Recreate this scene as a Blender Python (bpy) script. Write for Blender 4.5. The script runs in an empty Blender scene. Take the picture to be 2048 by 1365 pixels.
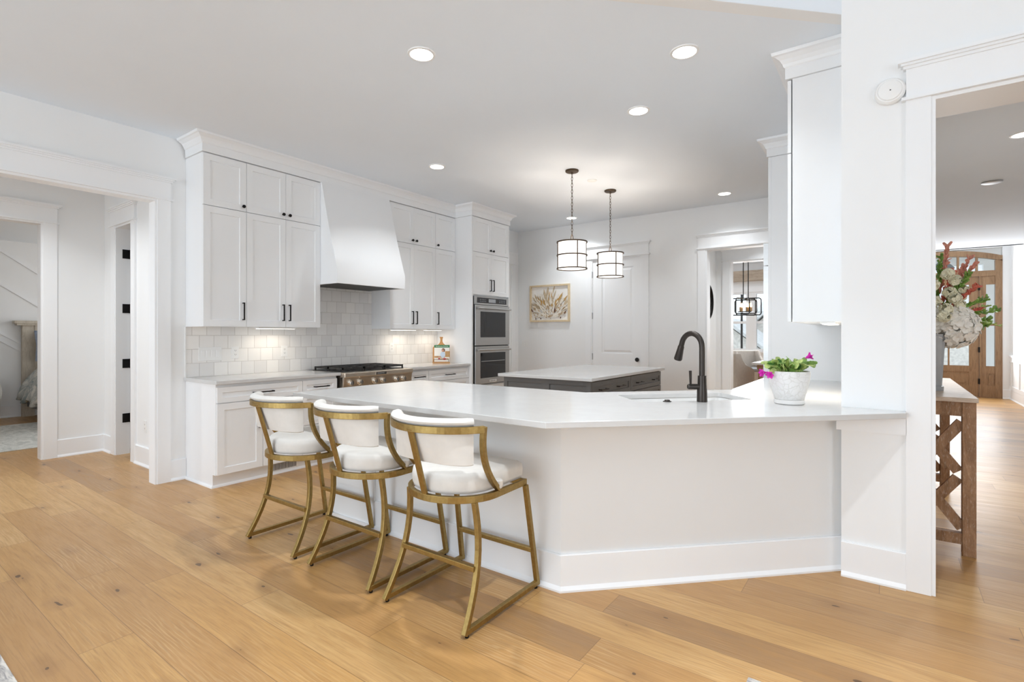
import bpy, bmesh, math, random
from mathutils import Vector, Matrix

# ---------------------------------------------------------------- camera, world, light, exposure
SC = bpy.context.scene
COL = SC.collection
F_PX, HZ, YAW, CAMH = 1035.0, 668.0, math.radians(36), 1.335
cam = bpy.data.cameras.new('camera')
cam.sensor_fit = 'HORIZONTAL'; cam.sensor_width = 36.0
cam.lens = F_PX / 2048 * 36.0
cam.shift_y = (HZ - 682.5) / 2048.0
cam.clip_start = 0.05; cam.clip_end = 200
cam_o = bpy.data.objects.new('camera', cam); COL.objects.link(cam_o)
cam_o.location = (0, 0, CAMH); cam_o.rotation_euler = (math.radians(90), 0, YAW)
SC.camera = cam_o

SC.view_settings.view_transform = 'Standard'
SC.view_settings.look = 'None'
SC.view_settings.gamma = 1
SC.view_settings.use_curve_mapping = False
SC.view_settings.exposure = 0.78
SC.cycles.max_bounces = 10
SC.cycles.diffuse_bounces = 6
SC.cycles.glossy_bounces = 4
SC.cycles.transmission_bounces = 6
SC.cycles.transparent_max_bounces = 8
SC.cycles.sample_clamp_indirect = 6
SC.cycles.caustics_reflective = False
SC.cycles.caustics_refractive = False

world = bpy.data.worlds.new('sky'); SC.world = world
world.use_nodes = True
bg = world.node_tree.nodes['Background']
bg.inputs['Color'].default_value = (0.83, 0.915, 1.0, 1)
bg.inputs['Strength'].default_value = 1.1

def area_light(name, loc, rot, sx, sy, power, color=(1, 1, 1), shape='RECTANGLE', spread=180, parent=None):
    l = bpy.data.lights.new(name, 'AREA'); l.shape = shape; l.size = sx; l.size_y = sy
    l.energy = power; l.color = color; l.spread = math.radians(spread)
    o = bpy.data.objects.new(name, l); COL.objects.link(o)
    o.location = loc; o.rotation_euler = rot
    if parent: o.parent = parent
    return o
R90 = math.radians(90)
# added fill lamps (living room, bedroom) and daylight at the dining and foyer glass
area_light('rear_fill_lamp', (-3.4, -5.5, 1.45), (math.radians(118), 0, 0), 5.2, 2.8, 110, (0.82, 0.91, 1.0))  # unseen source behind the camera, added and tilted up to brighten the ceiling
area_light('side_fill_lamp', (4.85, -2.0, 1.7), (0, math.radians(115), 0), 2.7, 3.6, 56, (0.82, 0.91, 1.0))  # unseen source right of the camera, added to brighten left wall and cabinets
area_light('dining_window_daylight', (-2.6, 13.9, 1.65), (-R90, 0, 0), 3.4, 1.4, 52, (0.95, 0.97, 1.0))
area_light('front_door_daylight', (0.9, 14.35, 1.7), (-R90, 0, 0), 1.9, 2.2, 38, (0.95, 0.97, 1.0))
area_light('bedroom_fill_lamp', (-9.4, 4.9, 1.6), (-R90, 0, 0), 2.4, 1.6, 20, (0.95, 0.97, 1.0))  # lamp added at the open bedroom side; its window is unseen and unbuilt

# ---------------------------------------------------------------- main dimensions (metres)
W, C, YB, XR, YP = -5.25, 3.11, 7.41, -0.21, 3.40
CT = 0.93          # worktop height

# ---------------------------------------------------------------- materials
MATS = {}
def newmat(name):
    m = bpy.data.materials.new(name); m.use_nodes = True
    nt = m.node_tree; b = nt.nodes['Principled BSDF']
    MATS[name] = m
    return m, nt, b
def N(nt, t, **kw):
    n = nt.nodes.new(t)
    for k, v in kw.items(): setattr(n, k, v)
    return n
def math_n(nt, op, a, b=None, c=None):
    n = N(nt, 'ShaderNodeMath', operation=op)
    for i, v in enumerate((a, b, c)):
        if v is None: continue
        if isinstance(v, (int, float)): n.inputs[i].default_value = v
        else: nt.links.new(v, n.inputs[i])
    return n.outputs[0]
def mixc(nt, f, a, b, blend='MIX'):
    n = N(nt, 'ShaderNodeMix', data_type='RGBA', blend_type=blend)
    for i, v in ((0, f), (6, a), (7, b)):
        if isinstance(v, (int, float)): n.inputs[i].default_value = v
        elif isinstance(v, tuple): n.inputs[i].default_value = v if len(v) == 4 else (*v, 1)
        else: nt.links.new(v, n.inputs[i])
    return n.outputs[2]
def ramp(nt, f, stops):
    n = N(nt, 'ShaderNodeValToRGB')
    e = n.color_ramp.elements
    while len(e) < len(stops): e.new(0.5)
    for k, (p, c) in enumerate(stops):
        e[k].position = p; e[k].color = (*c, 1) if len(c) == 3 else c
    nt.links.new(f, n.inputs[0]); return n.outputs[0]
def coords(nt, scale=(1, 1, 1), which='Object'):
    tc = N(nt, 'ShaderNodeTexCoord'); mp = N(nt, 'ShaderNodeMapping')
    mp.inputs['Scale'].default_value = scale
    nt.links.new(tc.outputs[which], mp.inputs[0]); return mp.outputs[0]
def noise(nt, vec, scale, detail=3, rough=0.5, dist=0.0):
    n = N(nt, 'ShaderNodeTexNoise')
    n.inputs['Scale'].default_value = scale; n.inputs['Detail'].default_value = detail
    n.inputs['Roughness'].default_value = rough; n.inputs['Distortion'].default_value = dist
    nt.links.new(vec, n.inputs['Vector']); return n.outputs['Fac']
def bump(nt, b, h, strength=0.2, dist=0.01):
    n = N(nt, 'ShaderNodeBump'); n.inputs['Strength'].default_value = strength; n.inputs['Distance'].default_value = dist
    nt.links.new(h, n.inputs['Height']); nt.links.new(n.outputs[0], b.inputs['Normal'])

def simple(name, col, rough=0.5, metal=0.0, var=0.03, vscale=6.0, bumpy=0.0, bscale=60.0, spec=0.5, stretch=(1, 1, 1), emit=0.0, sheen=0.0):
    """plain surface with a faint procedural mottling and optional fine relief"""
    m, nt, b = newmat(name)
    v = coords(nt, stretch)
    f = noise(nt, v, vscale, 3)
    lo = tuple(max(0, c * (1 - var)) for c in col); hi = tuple(min(1, c * (1 + var)) for c in col)
    c = ramp(nt, f, [(0.3, lo), (0.7, hi)])
    nt.links.new(c, b.inputs['Base Color'])
    b.inputs['Roughness'].default_value = rough; b.inputs['Metallic'].default_value = metal
    b.inputs['Specular IOR Level'].default_value = spec
    if sheen: b.inputs['Sheen Weight'].default_value = sheen
    if bumpy: bump(nt, b, noise(nt, v, bscale, 4), bumpy, 0.004)
    if emit:
        nt.links.new(c, b.inputs['Emission Color']); b.inputs['Emission Strength'].default_value = emit
    return m

simple('wall_paint', (0.858, 0.866, 0.868), 0.75, var=0.008, vscale=2, bumpy=0.03, bscale=220, spec=0.25)
simple('ceiling_paint', (0.83, 0.885, 0.945), 0.9, var=0.006, vscale=2, bumpy=0.03, bscale=180, spec=0.1)
simple('trim_paint', (0.87, 0.88, 0.89), 0.38, var=0.006, vscale=2)
simple('cabinet_paint', (0.86, 0.87, 0.88), 0.36, var=0.006, vscale=2)
simple('gray_paint', (0.135, 0.132, 0.128), 0.42, var=0.06, vscale=14, stretch=(1, 1, 6))
simple('black_metal', (0.012, 0.011, 0.011), 0.42, 0.6, var=0.1)
simple('bronze', (0.055, 0.047, 0.042), 0.34, 0.85, var=0.12, vscale=12)
simple('pendant_bronze', (0.085, 0.055, 0.032), 0.5, 0.6, var=0.15, vscale=20)
simple('stainless', (0.45, 0.443, 0.43), 0.33, 1.0, var=0.04, vscale=3, bumpy=0.04, bscale=30, stretch=(1, 1, 40))
simple('warm_stainless', (0.74, 0.66, 0.56), 0.36, 1.0, var=0.04, vscale=3, bumpy=0.04, bscale=30, stretch=(1, 1, 40))
simple('chrome', (0.85, 0.84, 0.82), 0.12, 1.0, var=0.01)
simple('dark_glass', (0.016, 0.016, 0.017), 0.06, 0.0, var=0.05, spec=0.6)
simple('dark_panel', (0.03, 0.029, 0.028), 0.5, 0.3, var=0.1)
simple('iron', (0.05, 0.048, 0.046), 0.5, 0.5, var=0.2, vscale=20, bumpy=0.1, bscale=120)
simple('white_plastic', (0.86, 0.86, 0.85), 0.35, var=0.006)
simple('dark_slot', (0.08, 0.08, 0.08), 0.6, var=0.05)
simple('porcelain', (0.86, 0.86, 0.855), 0.15, var=0.01)
simple('upholstery', (0.74, 0.715, 0.675), 0.85, var=0.035, vscale=18, bumpy=0.18, bscale=420, spec=0.2, sheen=0.15)
simple('dining_fabric', (0.56, 0.52, 0.47), 0.9, var=0.04, vscale=20, bumpy=0.2, bscale=300, spec=0.2)
simple('gray_fabric', (0.30, 0.32, 0.34), 0.9, var=0.05, vscale=20, spec=0.2)
simple('boucle', (0.78, 0.76, 0.72), 0.95, var=0.08, vscale=60, bumpy=0.6, bscale=110, spec=0.1)
simple('sheet_white', (0.78, 0.78, 0.76), 0.9, var=0.03, vscale=12)
simple('blue_pillow', (0.33, 0.39, 0.50), 0.9, var=0.12, vscale=24)
simple('grout_gap', (0.30, 0.29, 0.28), 0.8, var=0.05)
simple('soil', (0.05, 0.035, 0.025), 0.95, var=0.4, vscale=60, bumpy=0.6, bscale=90)
simple('leaf_green', (0.19, 0.34, 0.065), 0.42, var=0.45, vscale=30)
simple('leaf_pale', (0.38, 0.48, 0.15), 0.42, var=0.35, vscale=30)
simple('leaf_dark', (0.05, 0.15, 0.03), 0.45, var=0.4, vscale=30)
simple('magenta_petal', (0.62, 0.015, 0.40), 0.5, var=0.3, vscale=40)
simple('cream_petal', (0.92, 0.89, 0.83), 0.75, var=0.10, vscale=30)
simple('pale_yellow_petal', (0.86, 0.84, 0.66), 0.7, var=0.12, vscale=30)
simple('coral_petal', (0.62, 0.16, 0.11), 0.7, var=0.25, vscale=40)
simple('pink_petal', (0.72, 0.33, 0.25), 0.7, var=0.25, vscale=40)
simple('galvanised', (0.42, 0.44, 0.46), 0.42, 0.7, var=0.10, vscale=9)
simple('pot_glaze', (0.80, 0.79, 0.77), 0.5, var=0.04, vscale=14)
simple('frame_wood', (0.70, 0.56, 0.36), 0.5, var=0.08, vscale=30)
simple('paper', (0.86, 0.83, 0.78), 0.8, var=0.02)
simple('cover_green', (0.02, 0.20, 0.07), 0.45, var=0.1)
simple('cover_red', (0.55, 0.03, 0.03), 0.5, var=0.2, vscale=60)
simple('cover_blue', (0.58, 0.68, 0.80), 0.5, var=0.06)
simple('cover_tan', (0.50, 0.29, 0.12), 0.5, var=0.15, vscale=40)
simple('skin_print', (0.62, 0.34, 0.23), 0.5, var=0.06)
simple('hair_print', (0.22, 0.10, 0.05), 0.5, var=0.2)
simple('stem_tan', (0.50, 0.34, 0.18), 0.8, var=0.2, vscale=40)
simple('grass_tan', (0.55, 0.44, 0.30), 0.9, var=0.2, vscale=60)
simple('grass_ochre', (0.56, 0.33, 0.10), 0.9, var=0.2, vscale=60)
simple('dry_brown', (0.10, 0.035, 0.02), 0.9, var=0.2, vscale=60)
simple('dry_cream', (0.80, 0.74, 0.64), 0.9, var=0.1, vscale=60)
simple('brick_pale', (0.76, 0.71, 0.67), 0.9, var=0.18, vscale=8, bumpy=0.3, bscale=20)
simple('roof_gray', (0.60, 0.59, 0.59), 0.9, var=0.15, vscale=6)
simple('ground_pale', (0.45, 0.45, 0.40), 0.95, var=0.15, vscale=1.5)
simple('flag_blue', (0.05, 0.07, 0.25), 0.8, var=0.05)
simple('flag_red', (0.5, 0.05, 0.06), 0.8, var=0.05)
simple('flag_white', (0.8, 0.8, 0.8), 0.8, var=0.02)
simple('lantern_gray', (0.22, 0.24, 0.26), 0.5, 0.3, var=0.05)

def emitter(name, col, strength):
    m, nt, b = newmat(name)
    f = noise(nt, coords(nt), 8, 1)
    c = ramp(nt, f, [(0.0, tuple(v * 0.97 for v in col)), (1.0, col)])
    b.inputs['Base Color'].default_value = (0.8, 0.8, 0.8, 1)
    nt.links.new(c, b.inputs['Emission Color']); b.inputs['Emission Strength'].default_value = strength
    return m
emitter('lamp_lens', (1.0, 0.98, 0.95), 6.0)
emitter('strip_lens', (1.0, 0.93, 0.82), 2.0)
emitter('pendant_shade', (1.0, 0.93, 0.86), 0.75)
emitter('pendant_diffuser', (1.0, 0.95, 0.88), 1.3)
emitter('candle_bulb', (1.0, 0.62, 0.28), 5.0)

def glass(name):
    m = bpy.data.materials.new(name); m.use_nodes = True; MATS[name] = m
    nt = m.node_tree; nt.nodes.remove(nt.nodes['Principled BSDF'])
    out = nt.nodes['Material Output']
    tr = N(nt, 'ShaderNodeBsdfTransparent'); tr.inputs[0].default_value = (0.96, 0.98, 0.98, 1)
    gl = N(nt, 'ShaderNodeBsdfGlossy'); gl.inputs['Roughness'].default_value = 0.02
    fr = N(nt, 'ShaderNodeFresnel'); fr.inputs[0].default_value = 1.45
    mx = N(nt, 'ShaderNodeMixShader')
    nt.links.new(fr.outputs[0], mx.inputs[0]); nt.links.new(tr.outputs[0], mx.inputs[1]); nt.links.new(gl.outputs[0], mx.inputs[2])
    nt.links.new(mx.outputs[0], out.inputs[0])
glass('window_glass')

def brass():
    m, nt, b = newmat('brass')
    v = coords(nt)
    f = noise(nt, v, 60, 4, 0.6)
    c = ramp(nt, f, [(0.25, (0.30, 0.205, 0.07)), (0.55, (0.37, 0.255, 0.09)), (0.8, (0.43, 0.305, 0.12))])
    nt.links.new(c, b.inputs['Base Color'])
    b.inputs['Metallic'].default_value = 0.9
    r = ramp(nt, noise(nt, v, 40, 3), [(0.3, (0.34,) * 3), (0.7, (0.46,) * 3)])
    nt.links.new(r, b.inputs['Roughness'])
brass()

def quartz():
    m, nt, b = newmat('quartz')
    v = coords(nt)
    f = noise(nt, v, 2.2, 6, 0.6, 1.2)
    c = ramp(nt, f, [(0.40, (0.64, 0.637, 0.63)), (0.50, (0.625, 0.62, 0.612)), (0.56, (0.64, 0.637, 0.63))])
    sp = noise(nt, v, 260, 2)
    c2 = mixc(nt, math_n(nt, 'MULTIPLY', math_n(nt, 'GREATER_THAN', sp, 0.68), 0.12), c, (0.6, 0.59, 0.58))
    nt.links.new(c2, b.inputs['Base Color'])
    b.inputs['Roughness'].default_value = 0.13
    b.inputs['Specular IOR Level'].default_value = 0.55
quartz()

def plank_floor():
    m, nt, b = newmat('oak_planks')
    tc = N(nt, 'ShaderNodeTexCoord'); sep = N(nt, 'ShaderNodeSeparateXYZ')
    nt.links.new(tc.outputs['Object'], sep.inputs[0])
    x, y = sep.outputs[0], sep.outputs[1]
    Y = math_n(nt, 'DIVIDE', math_n(nt, 'SUBTRACT', y, 0.085), 0.198)
    row = math_n(nt, 'FLOOR', Y); fy = math_n(nt, 'FRACT', Y)
    wn = N(nt, 'ShaderNodeTexWhiteNoise', noise_dimensions='1D'); nt.links.new(row, wn.inputs['W'])
    X = math_n(nt, 'ADD', math_n(nt, 'DIVIDE', x, 1.75), math_n(nt, 'MULTIPLY', wn.outputs['Value'], 7.0))
    colm = math_n(nt, 'FLOOR', X); fx = math_n(nt, 'FRACT', X)
    cmb = N(nt, 'ShaderNodeCombineXYZ'); nt.links.new(row, cmb.inputs[0]); nt.links.new(colm, cmb.inputs[1])
    w2 = N(nt, 'ShaderNodeTexWhiteNoise', noise_dimensions='2D'); nt.links.new(cmb.outputs[0], w2.inputs['Vector'])
    rnd = w2.outputs['Value']
    base = ramp(nt, rnd, [(0.0, (0.34, 0.195, 0.090)), (0.2, (0.48, 0.27, 0.110)), (0.5, (0.545, 0.305, 0.108)), (0.75, (0.59, 0.345, 0.130)), (1.0, (0.62, 0.39, 0.17))])
    # plank-shifted coordinates for the figure
    off = N(nt, 'ShaderNodeVectorMath', operation='ADD')
    sc = N(nt, 'ShaderNodeVectorMath', operation='SCALE'); sc.inputs['Scale'].default_value = 9.0
    nt.links.new(w2.outputs['Color'], sc.inputs[0])
    nt.links.new(tc.outputs['Object'], off.inputs[0]); nt.links.new(sc.outputs[0], off.inputs[1])
    mp = N(nt, 'ShaderNodeMapping'); mp.inputs['Scale'].default_value = (0.9, 7.5, 1); nt.links.new(off.outputs[0], mp.inputs[0])
    g1 = noise(nt, mp.outputs[0], 1.6, 6, 0.62, 1.6)
    wv = N(nt, 'ShaderNodeTexWave', wave_type='BANDS', bands_direction='Y')
    wv.inputs['Scale'].default_value = 2.6; wv.inputs['Distortion'].default_value = 17.0; wv.inputs['Detail'].default_value = 3.0; wv.inputs['Detail Scale'].default_value = 0.55; wv.inputs['Detail Roughness'].default_value = 0.65
    nt.links.new(mp.outputs[0], wv.inputs['Vector'])
    mp2 = N(nt, 'ShaderNodeMapping'); mp2.inputs['Scale'].default_value = (6, 160, 1); nt.links.new(off.outputs[0], mp2.inputs[0])
    g2 = noise(nt, mp2.outputs[0], 1.0, 3, 0.6)
    c = mixc(nt, ramp(nt, g1, [(0.35, (0, 0, 0)), (0.72, (1, 1, 1))]), base, (0.44, 0.235, 0.08), 'MIX')
    c = mixc(nt, 0.8, base, c)
    c = mixc(nt, math_n(nt, 'MULTIPLY', ramp(nt, wv.outputs['Fac'], [(0.60, (0, 0, 0)), (0.95, (1, 1, 1))]), math_n(nt, 'MULTIPLY', ramp(nt, noise(nt, off.outputs[0], 1.3, 2), [(0.48, (0, 0, 0)), (0.66, (1, 1, 1))]), 0.34)), c, (0.70, 0.49, 0.27))
    c = mixc(nt, math_n(nt, 'MULTIPLY', ramp(nt, g2, [(0.48, (0, 0, 0)), (0.75, (1, 1, 1))]), 0.45), c, (0.27, 0.14, 0.05))
    # knots: small dark ellipses with a soft halo
    mp3 = N(nt, 'ShaderNodeMapping'); mp3.inputs['Scale'].default_value = (1.6, 4.2, 1); nt.links.new(tc.outputs['Object'], mp3.inputs[0])
    dn = N(nt, 'ShaderNodeTexNoise'); dn.inputs['Scale'].default_value = 9; nt.links.new(tc.outputs['Object'], dn.inputs['Vector'])
    mpa = N(nt, 'ShaderNodeVectorMath', operation='SCALE'); mpa.inputs['Scale'].default_value = 0.22; nt.links.new(dn.outputs['Color'], mpa.inputs[0])
    adv = N(nt, 'ShaderNodeVectorMath', operation='ADD'); nt.links.new(mp3.outputs[0], adv.inputs[0]); nt.links.new(mpa.outputs[0], adv.inputs[1])
    vo = N(nt, 'ShaderNodeTexVoronoi', feature='F1', voronoi_dimensions='2D'); vo.inputs['Scale'].default_value = 1.0; nt.links.new(adv.outputs[0], vo.inputs['Vector'])
    wk = N(nt, 'ShaderNodeSeparateColor'); nt.links.new(vo.outputs['Color'], wk.inputs[0])
    rad = math_n(nt, 'MULTIPLY', math_n(nt, 'SUBTRACT', wk.outputs[0], 0.50), 0.15)
    core = math_n(nt, 'MULTIPLY', math_n(nt, 'LESS_THAN', vo.outputs['Distance'], math_n(nt, 'MULTIPLY', rad, 0.62)), 0.72)
    halo = N(nt, 'ShaderNodeMapRange'); halo.inputs['From Min'].default_value = 0.24; halo.inputs['From Max'].default_value = 0.0
    nt.links.new(vo.outputs['Distance'], halo.inputs['Value'])
    hal = math_n(nt, 'MULTIPLY', math_n(nt, 'MULTIPLY', halo.outputs[0], math_n(nt, 'GREATER_THAN', wk.outputs[0], 0.55)), 0.45)
    c = mixc(nt, hal, c, (0.25, 0.125, 0.05))
    c = mixc(nt, core, c, (0.055, 0.03, 0.02))
    # joints
    ey = math_n(nt, 'MINIMUM', fy, math_n(nt, 'SUBTRACT', 1.0, fy))
    ex = math_n(nt, 'MINIMUM', fx, math_n(nt, 'SUBTRACT', 1.0, fx))
    j = math_n(nt, 'MAXIMUM', math_n(nt, 'LESS_THAN', ey, 0.008), math_n(nt, 'LESS_THAN', ex, 0.0009))
    c = mixc(nt, math_n(nt, 'MULTIPLY', j, 0.5), c, (0.12, 0.06, 0.025))
    nt.links.new(c, b.inputs['Base Color'])
    r = ramp(nt, g1, [(0.3, (0.30,) * 3), (0.7, (0.38,) * 3)])
    nt.links.new(r, b.inputs['Roughness'])
    b.inputs['Specular IOR Level'].default_value = 0.45
    h = math_n(nt, 'SUBTRACT', math_n(nt, 'MULTIPLY', g2, 0.25), j)
    bump(nt, b, h, 0.18, 0.002)
plank_floor()

def tiles():
    m, nt, b = newmat('zellige_tile')
    tc = N(nt, 'ShaderNodeTexCoord'); sep = N(nt, 'ShaderNodeSeparateXYZ')
    nt.links.new(tc.outputs['Object'], sep.inputs[0])
    y, z = sep.outputs[1], sep.outputs[2]
    Zr = math_n(nt, 'DIVIDE', math_n(nt, 'SUBTRACT', z, CT), 0.130)
    row = math_n(nt, 'FLOOR', Zr); fz = math_n(nt, 'FRACT', Zr)
    half = math_n(nt, 'MULTIPLY', math_n(nt, 'MODULO', math_n(nt, 'ADD', row, 20.0), 2.0), 0.5)
    Yr = math_n(nt, 'ADD', math_n(nt, 'DIVIDE', y, 0.130), half)
    col = math_n(nt, 'FLOOR', Yr); fy = math_n(nt, 'FRACT', Yr)
    cmb = N(nt, 'ShaderNodeCombineXYZ'); nt.links.new(row, cmb.inputs[0]); nt.links.new(col, cmb.inputs[1])
    w2 = N(nt, 'ShaderNodeTexWhiteNoise', noise_dimensions='2D'); nt.links.new(cmb.outputs[0], w2.inputs['Vector'])
    base = ramp(nt, w2.outputs['Value'], [(0, (0.78, 0.765, 0.75)), (0.4, (0.85, 0.835, 0.815)), (0.75, (0.885, 0.87, 0.845)), (1, (0.91, 0.89, 0.86))])
    g = noise(nt, coords(nt), 9, 4, 0.6)
    base = mixc(nt, math_n(nt, 'MULTIPLY', g, 0.25), base, (0.80, 0.79, 0.775))
    ez = math_n(nt, 'MINIMUM', fz, math_n(nt, 'SUBTRACT', 1.0, fz)); ey = math_n(nt, 'MINIMUM', fy, math_n(nt, 'SUBTRACT', 1.0, fy))
    e = math_n(nt, 'MINIMUM', ez, ey)
    gr = math_n(nt, 'LESS_THAN', e, 0.016)
    c = mixc(nt, math_n(nt, 'MULTIPLY', gr, 0.8), base, (0.55, 0.52, 0.49))
    nt.links.new(c, b.inputs['Base Color'])
    b.inputs['Roughness'].default_value = 0.22
    mr = N(nt, 'ShaderNodeMapRange'); mr.inputs['From Max'].default_value = 0.05; nt.links.new(e, mr.inputs['Value'])
    h = math_n(nt, 'ADD', mr.outputs[0], math_n(nt, 'MULTIPLY', g, 0.6))
    bump(nt, b, h, 0.25, 0.004)
tiles()

def wood(name, dark, mid, light, scale=(6, 6, 1.2), rough=0.5, axis_noise=7.0, whitewash=0.0):
    m, nt, b = newmat(name)
    v = coords(nt, scale)
    g = noise(nt, v, axis_noise, 6, 0.65, 1.0)
    c = ramp(nt, g, [(0.3, dark), (0.52, mid), (0.75, light)])
    fine = noise(nt, coords(nt, tuple(s * 9 for s in scale)), axis_noise, 3)
    c = mixc(nt, math_n(nt, 'MULTIPLY', ramp(nt, fine, [(0.45, (0, 0, 0)), (0.7, (1, 1, 1))]), 0.25), c, dark)
    if whitewash:
        ww = noise(nt, coords(nt, tuple(s * 4 for s in scale)), axis_noise, 4, 0.7)
        c = mixc(nt, math_n(nt, 'MULTIPLY', ramp(nt, ww, [(0.55, (0, 0, 0)), (0.7, (1, 1, 1))]), whitewash), c, (0.72, 0.62, 0.52))
    nt.links.new(c, b.inputs['Base Color']); b.inputs['Roughness'].default_value = rough
    bump(nt, b, fine, 0.15, 0.003)
wood('console_wood', (0.22, 0.115, 0.055), (0.36, 0.20, 0.105), (0.48, 0.29, 0.165), (5, 5, 1.2), 0.6, 6, 0.45)
wood('console_top_wood', (0.46, 0.35, 0.25), (0.62, 0.50, 0.40), (0.74, 0.65, 0.56), (1.5, 8, 5), 0.42, 5, 0.5)
wood('door_wood', (0.19, 0.108, 0.052), (0.28, 0.168, 0.088), (0.35, 0.215, 0.115), (7, 7, 0.8), 0.42, 5)
wood('board_wood', (0.35, 0.17, 0.06), (0.50, 0.26, 0.09), (0.60, 0.34, 0.14), (20, 20, 4), 0.5, 4)
wood('beam_wood', (0.30, 0.24, 0.18), (0.42, 0.34, 0.26), (0.52, 0.44, 0.35), (1.0, 6, 6), 0.7, 4, 0.2)
wood('bed_wood', (0.44, 0.38, 0.30), (0.56, 0.50, 0.41), (0.64, 0.58, 0.49), (6, 6, 1.2), 0.6, 4)

def rugmat(name, a, bcol, scale, stretch=(1, 1, 1)):
    m, nt, b = newmat(name)
    f = noise(nt, coords(nt, stretch), scale, 6, 0.7, 1.0)
    c = ramp(nt, f, [(0.40, a), (0.62, bcol)])
    nt.links.new(c, b.inputs['Base Color']); b.inputs['Roughness'].default_value = 0.95
    bump(nt, b, noise(nt, coords(nt), 300, 3), 0.5, 0.005)
rugmat('living_rug', (0.78, 0.74, 0.68), (0.30, 0.28, 0.28), 9, (1, 3, 1))
rugmat('bedroom_rug', (0.72, 0.71, 0.66), (0.50, 0.50, 0.46), 6, (1, 2, 1))
rugmat('duvet_print', (0.74, 0.72, 0.66), (0.26, 0.32, 0.33), 5, (1, 1, 1))

# ---------------------------------------------------------------- mesh helpers
class Fr:
    """a vertical face frame: u runs along the face, v is height, w points out of it"""
    def __init__(s, o, u, w): s.o, s.u, s.w = o, u, w
    def p(s, u, v, w): return (s.o[0] + s.u[0] * u + s.w[0] * w, s.o[1] + s.u[1] * u + s.w[1] * w, v)
FL = Fr((W, 0), (0, 1), (1, 0))            # left wall, u = y
FB = Fr((0, YB), (1, 0), (0, -1))          # back wall, u = x

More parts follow.
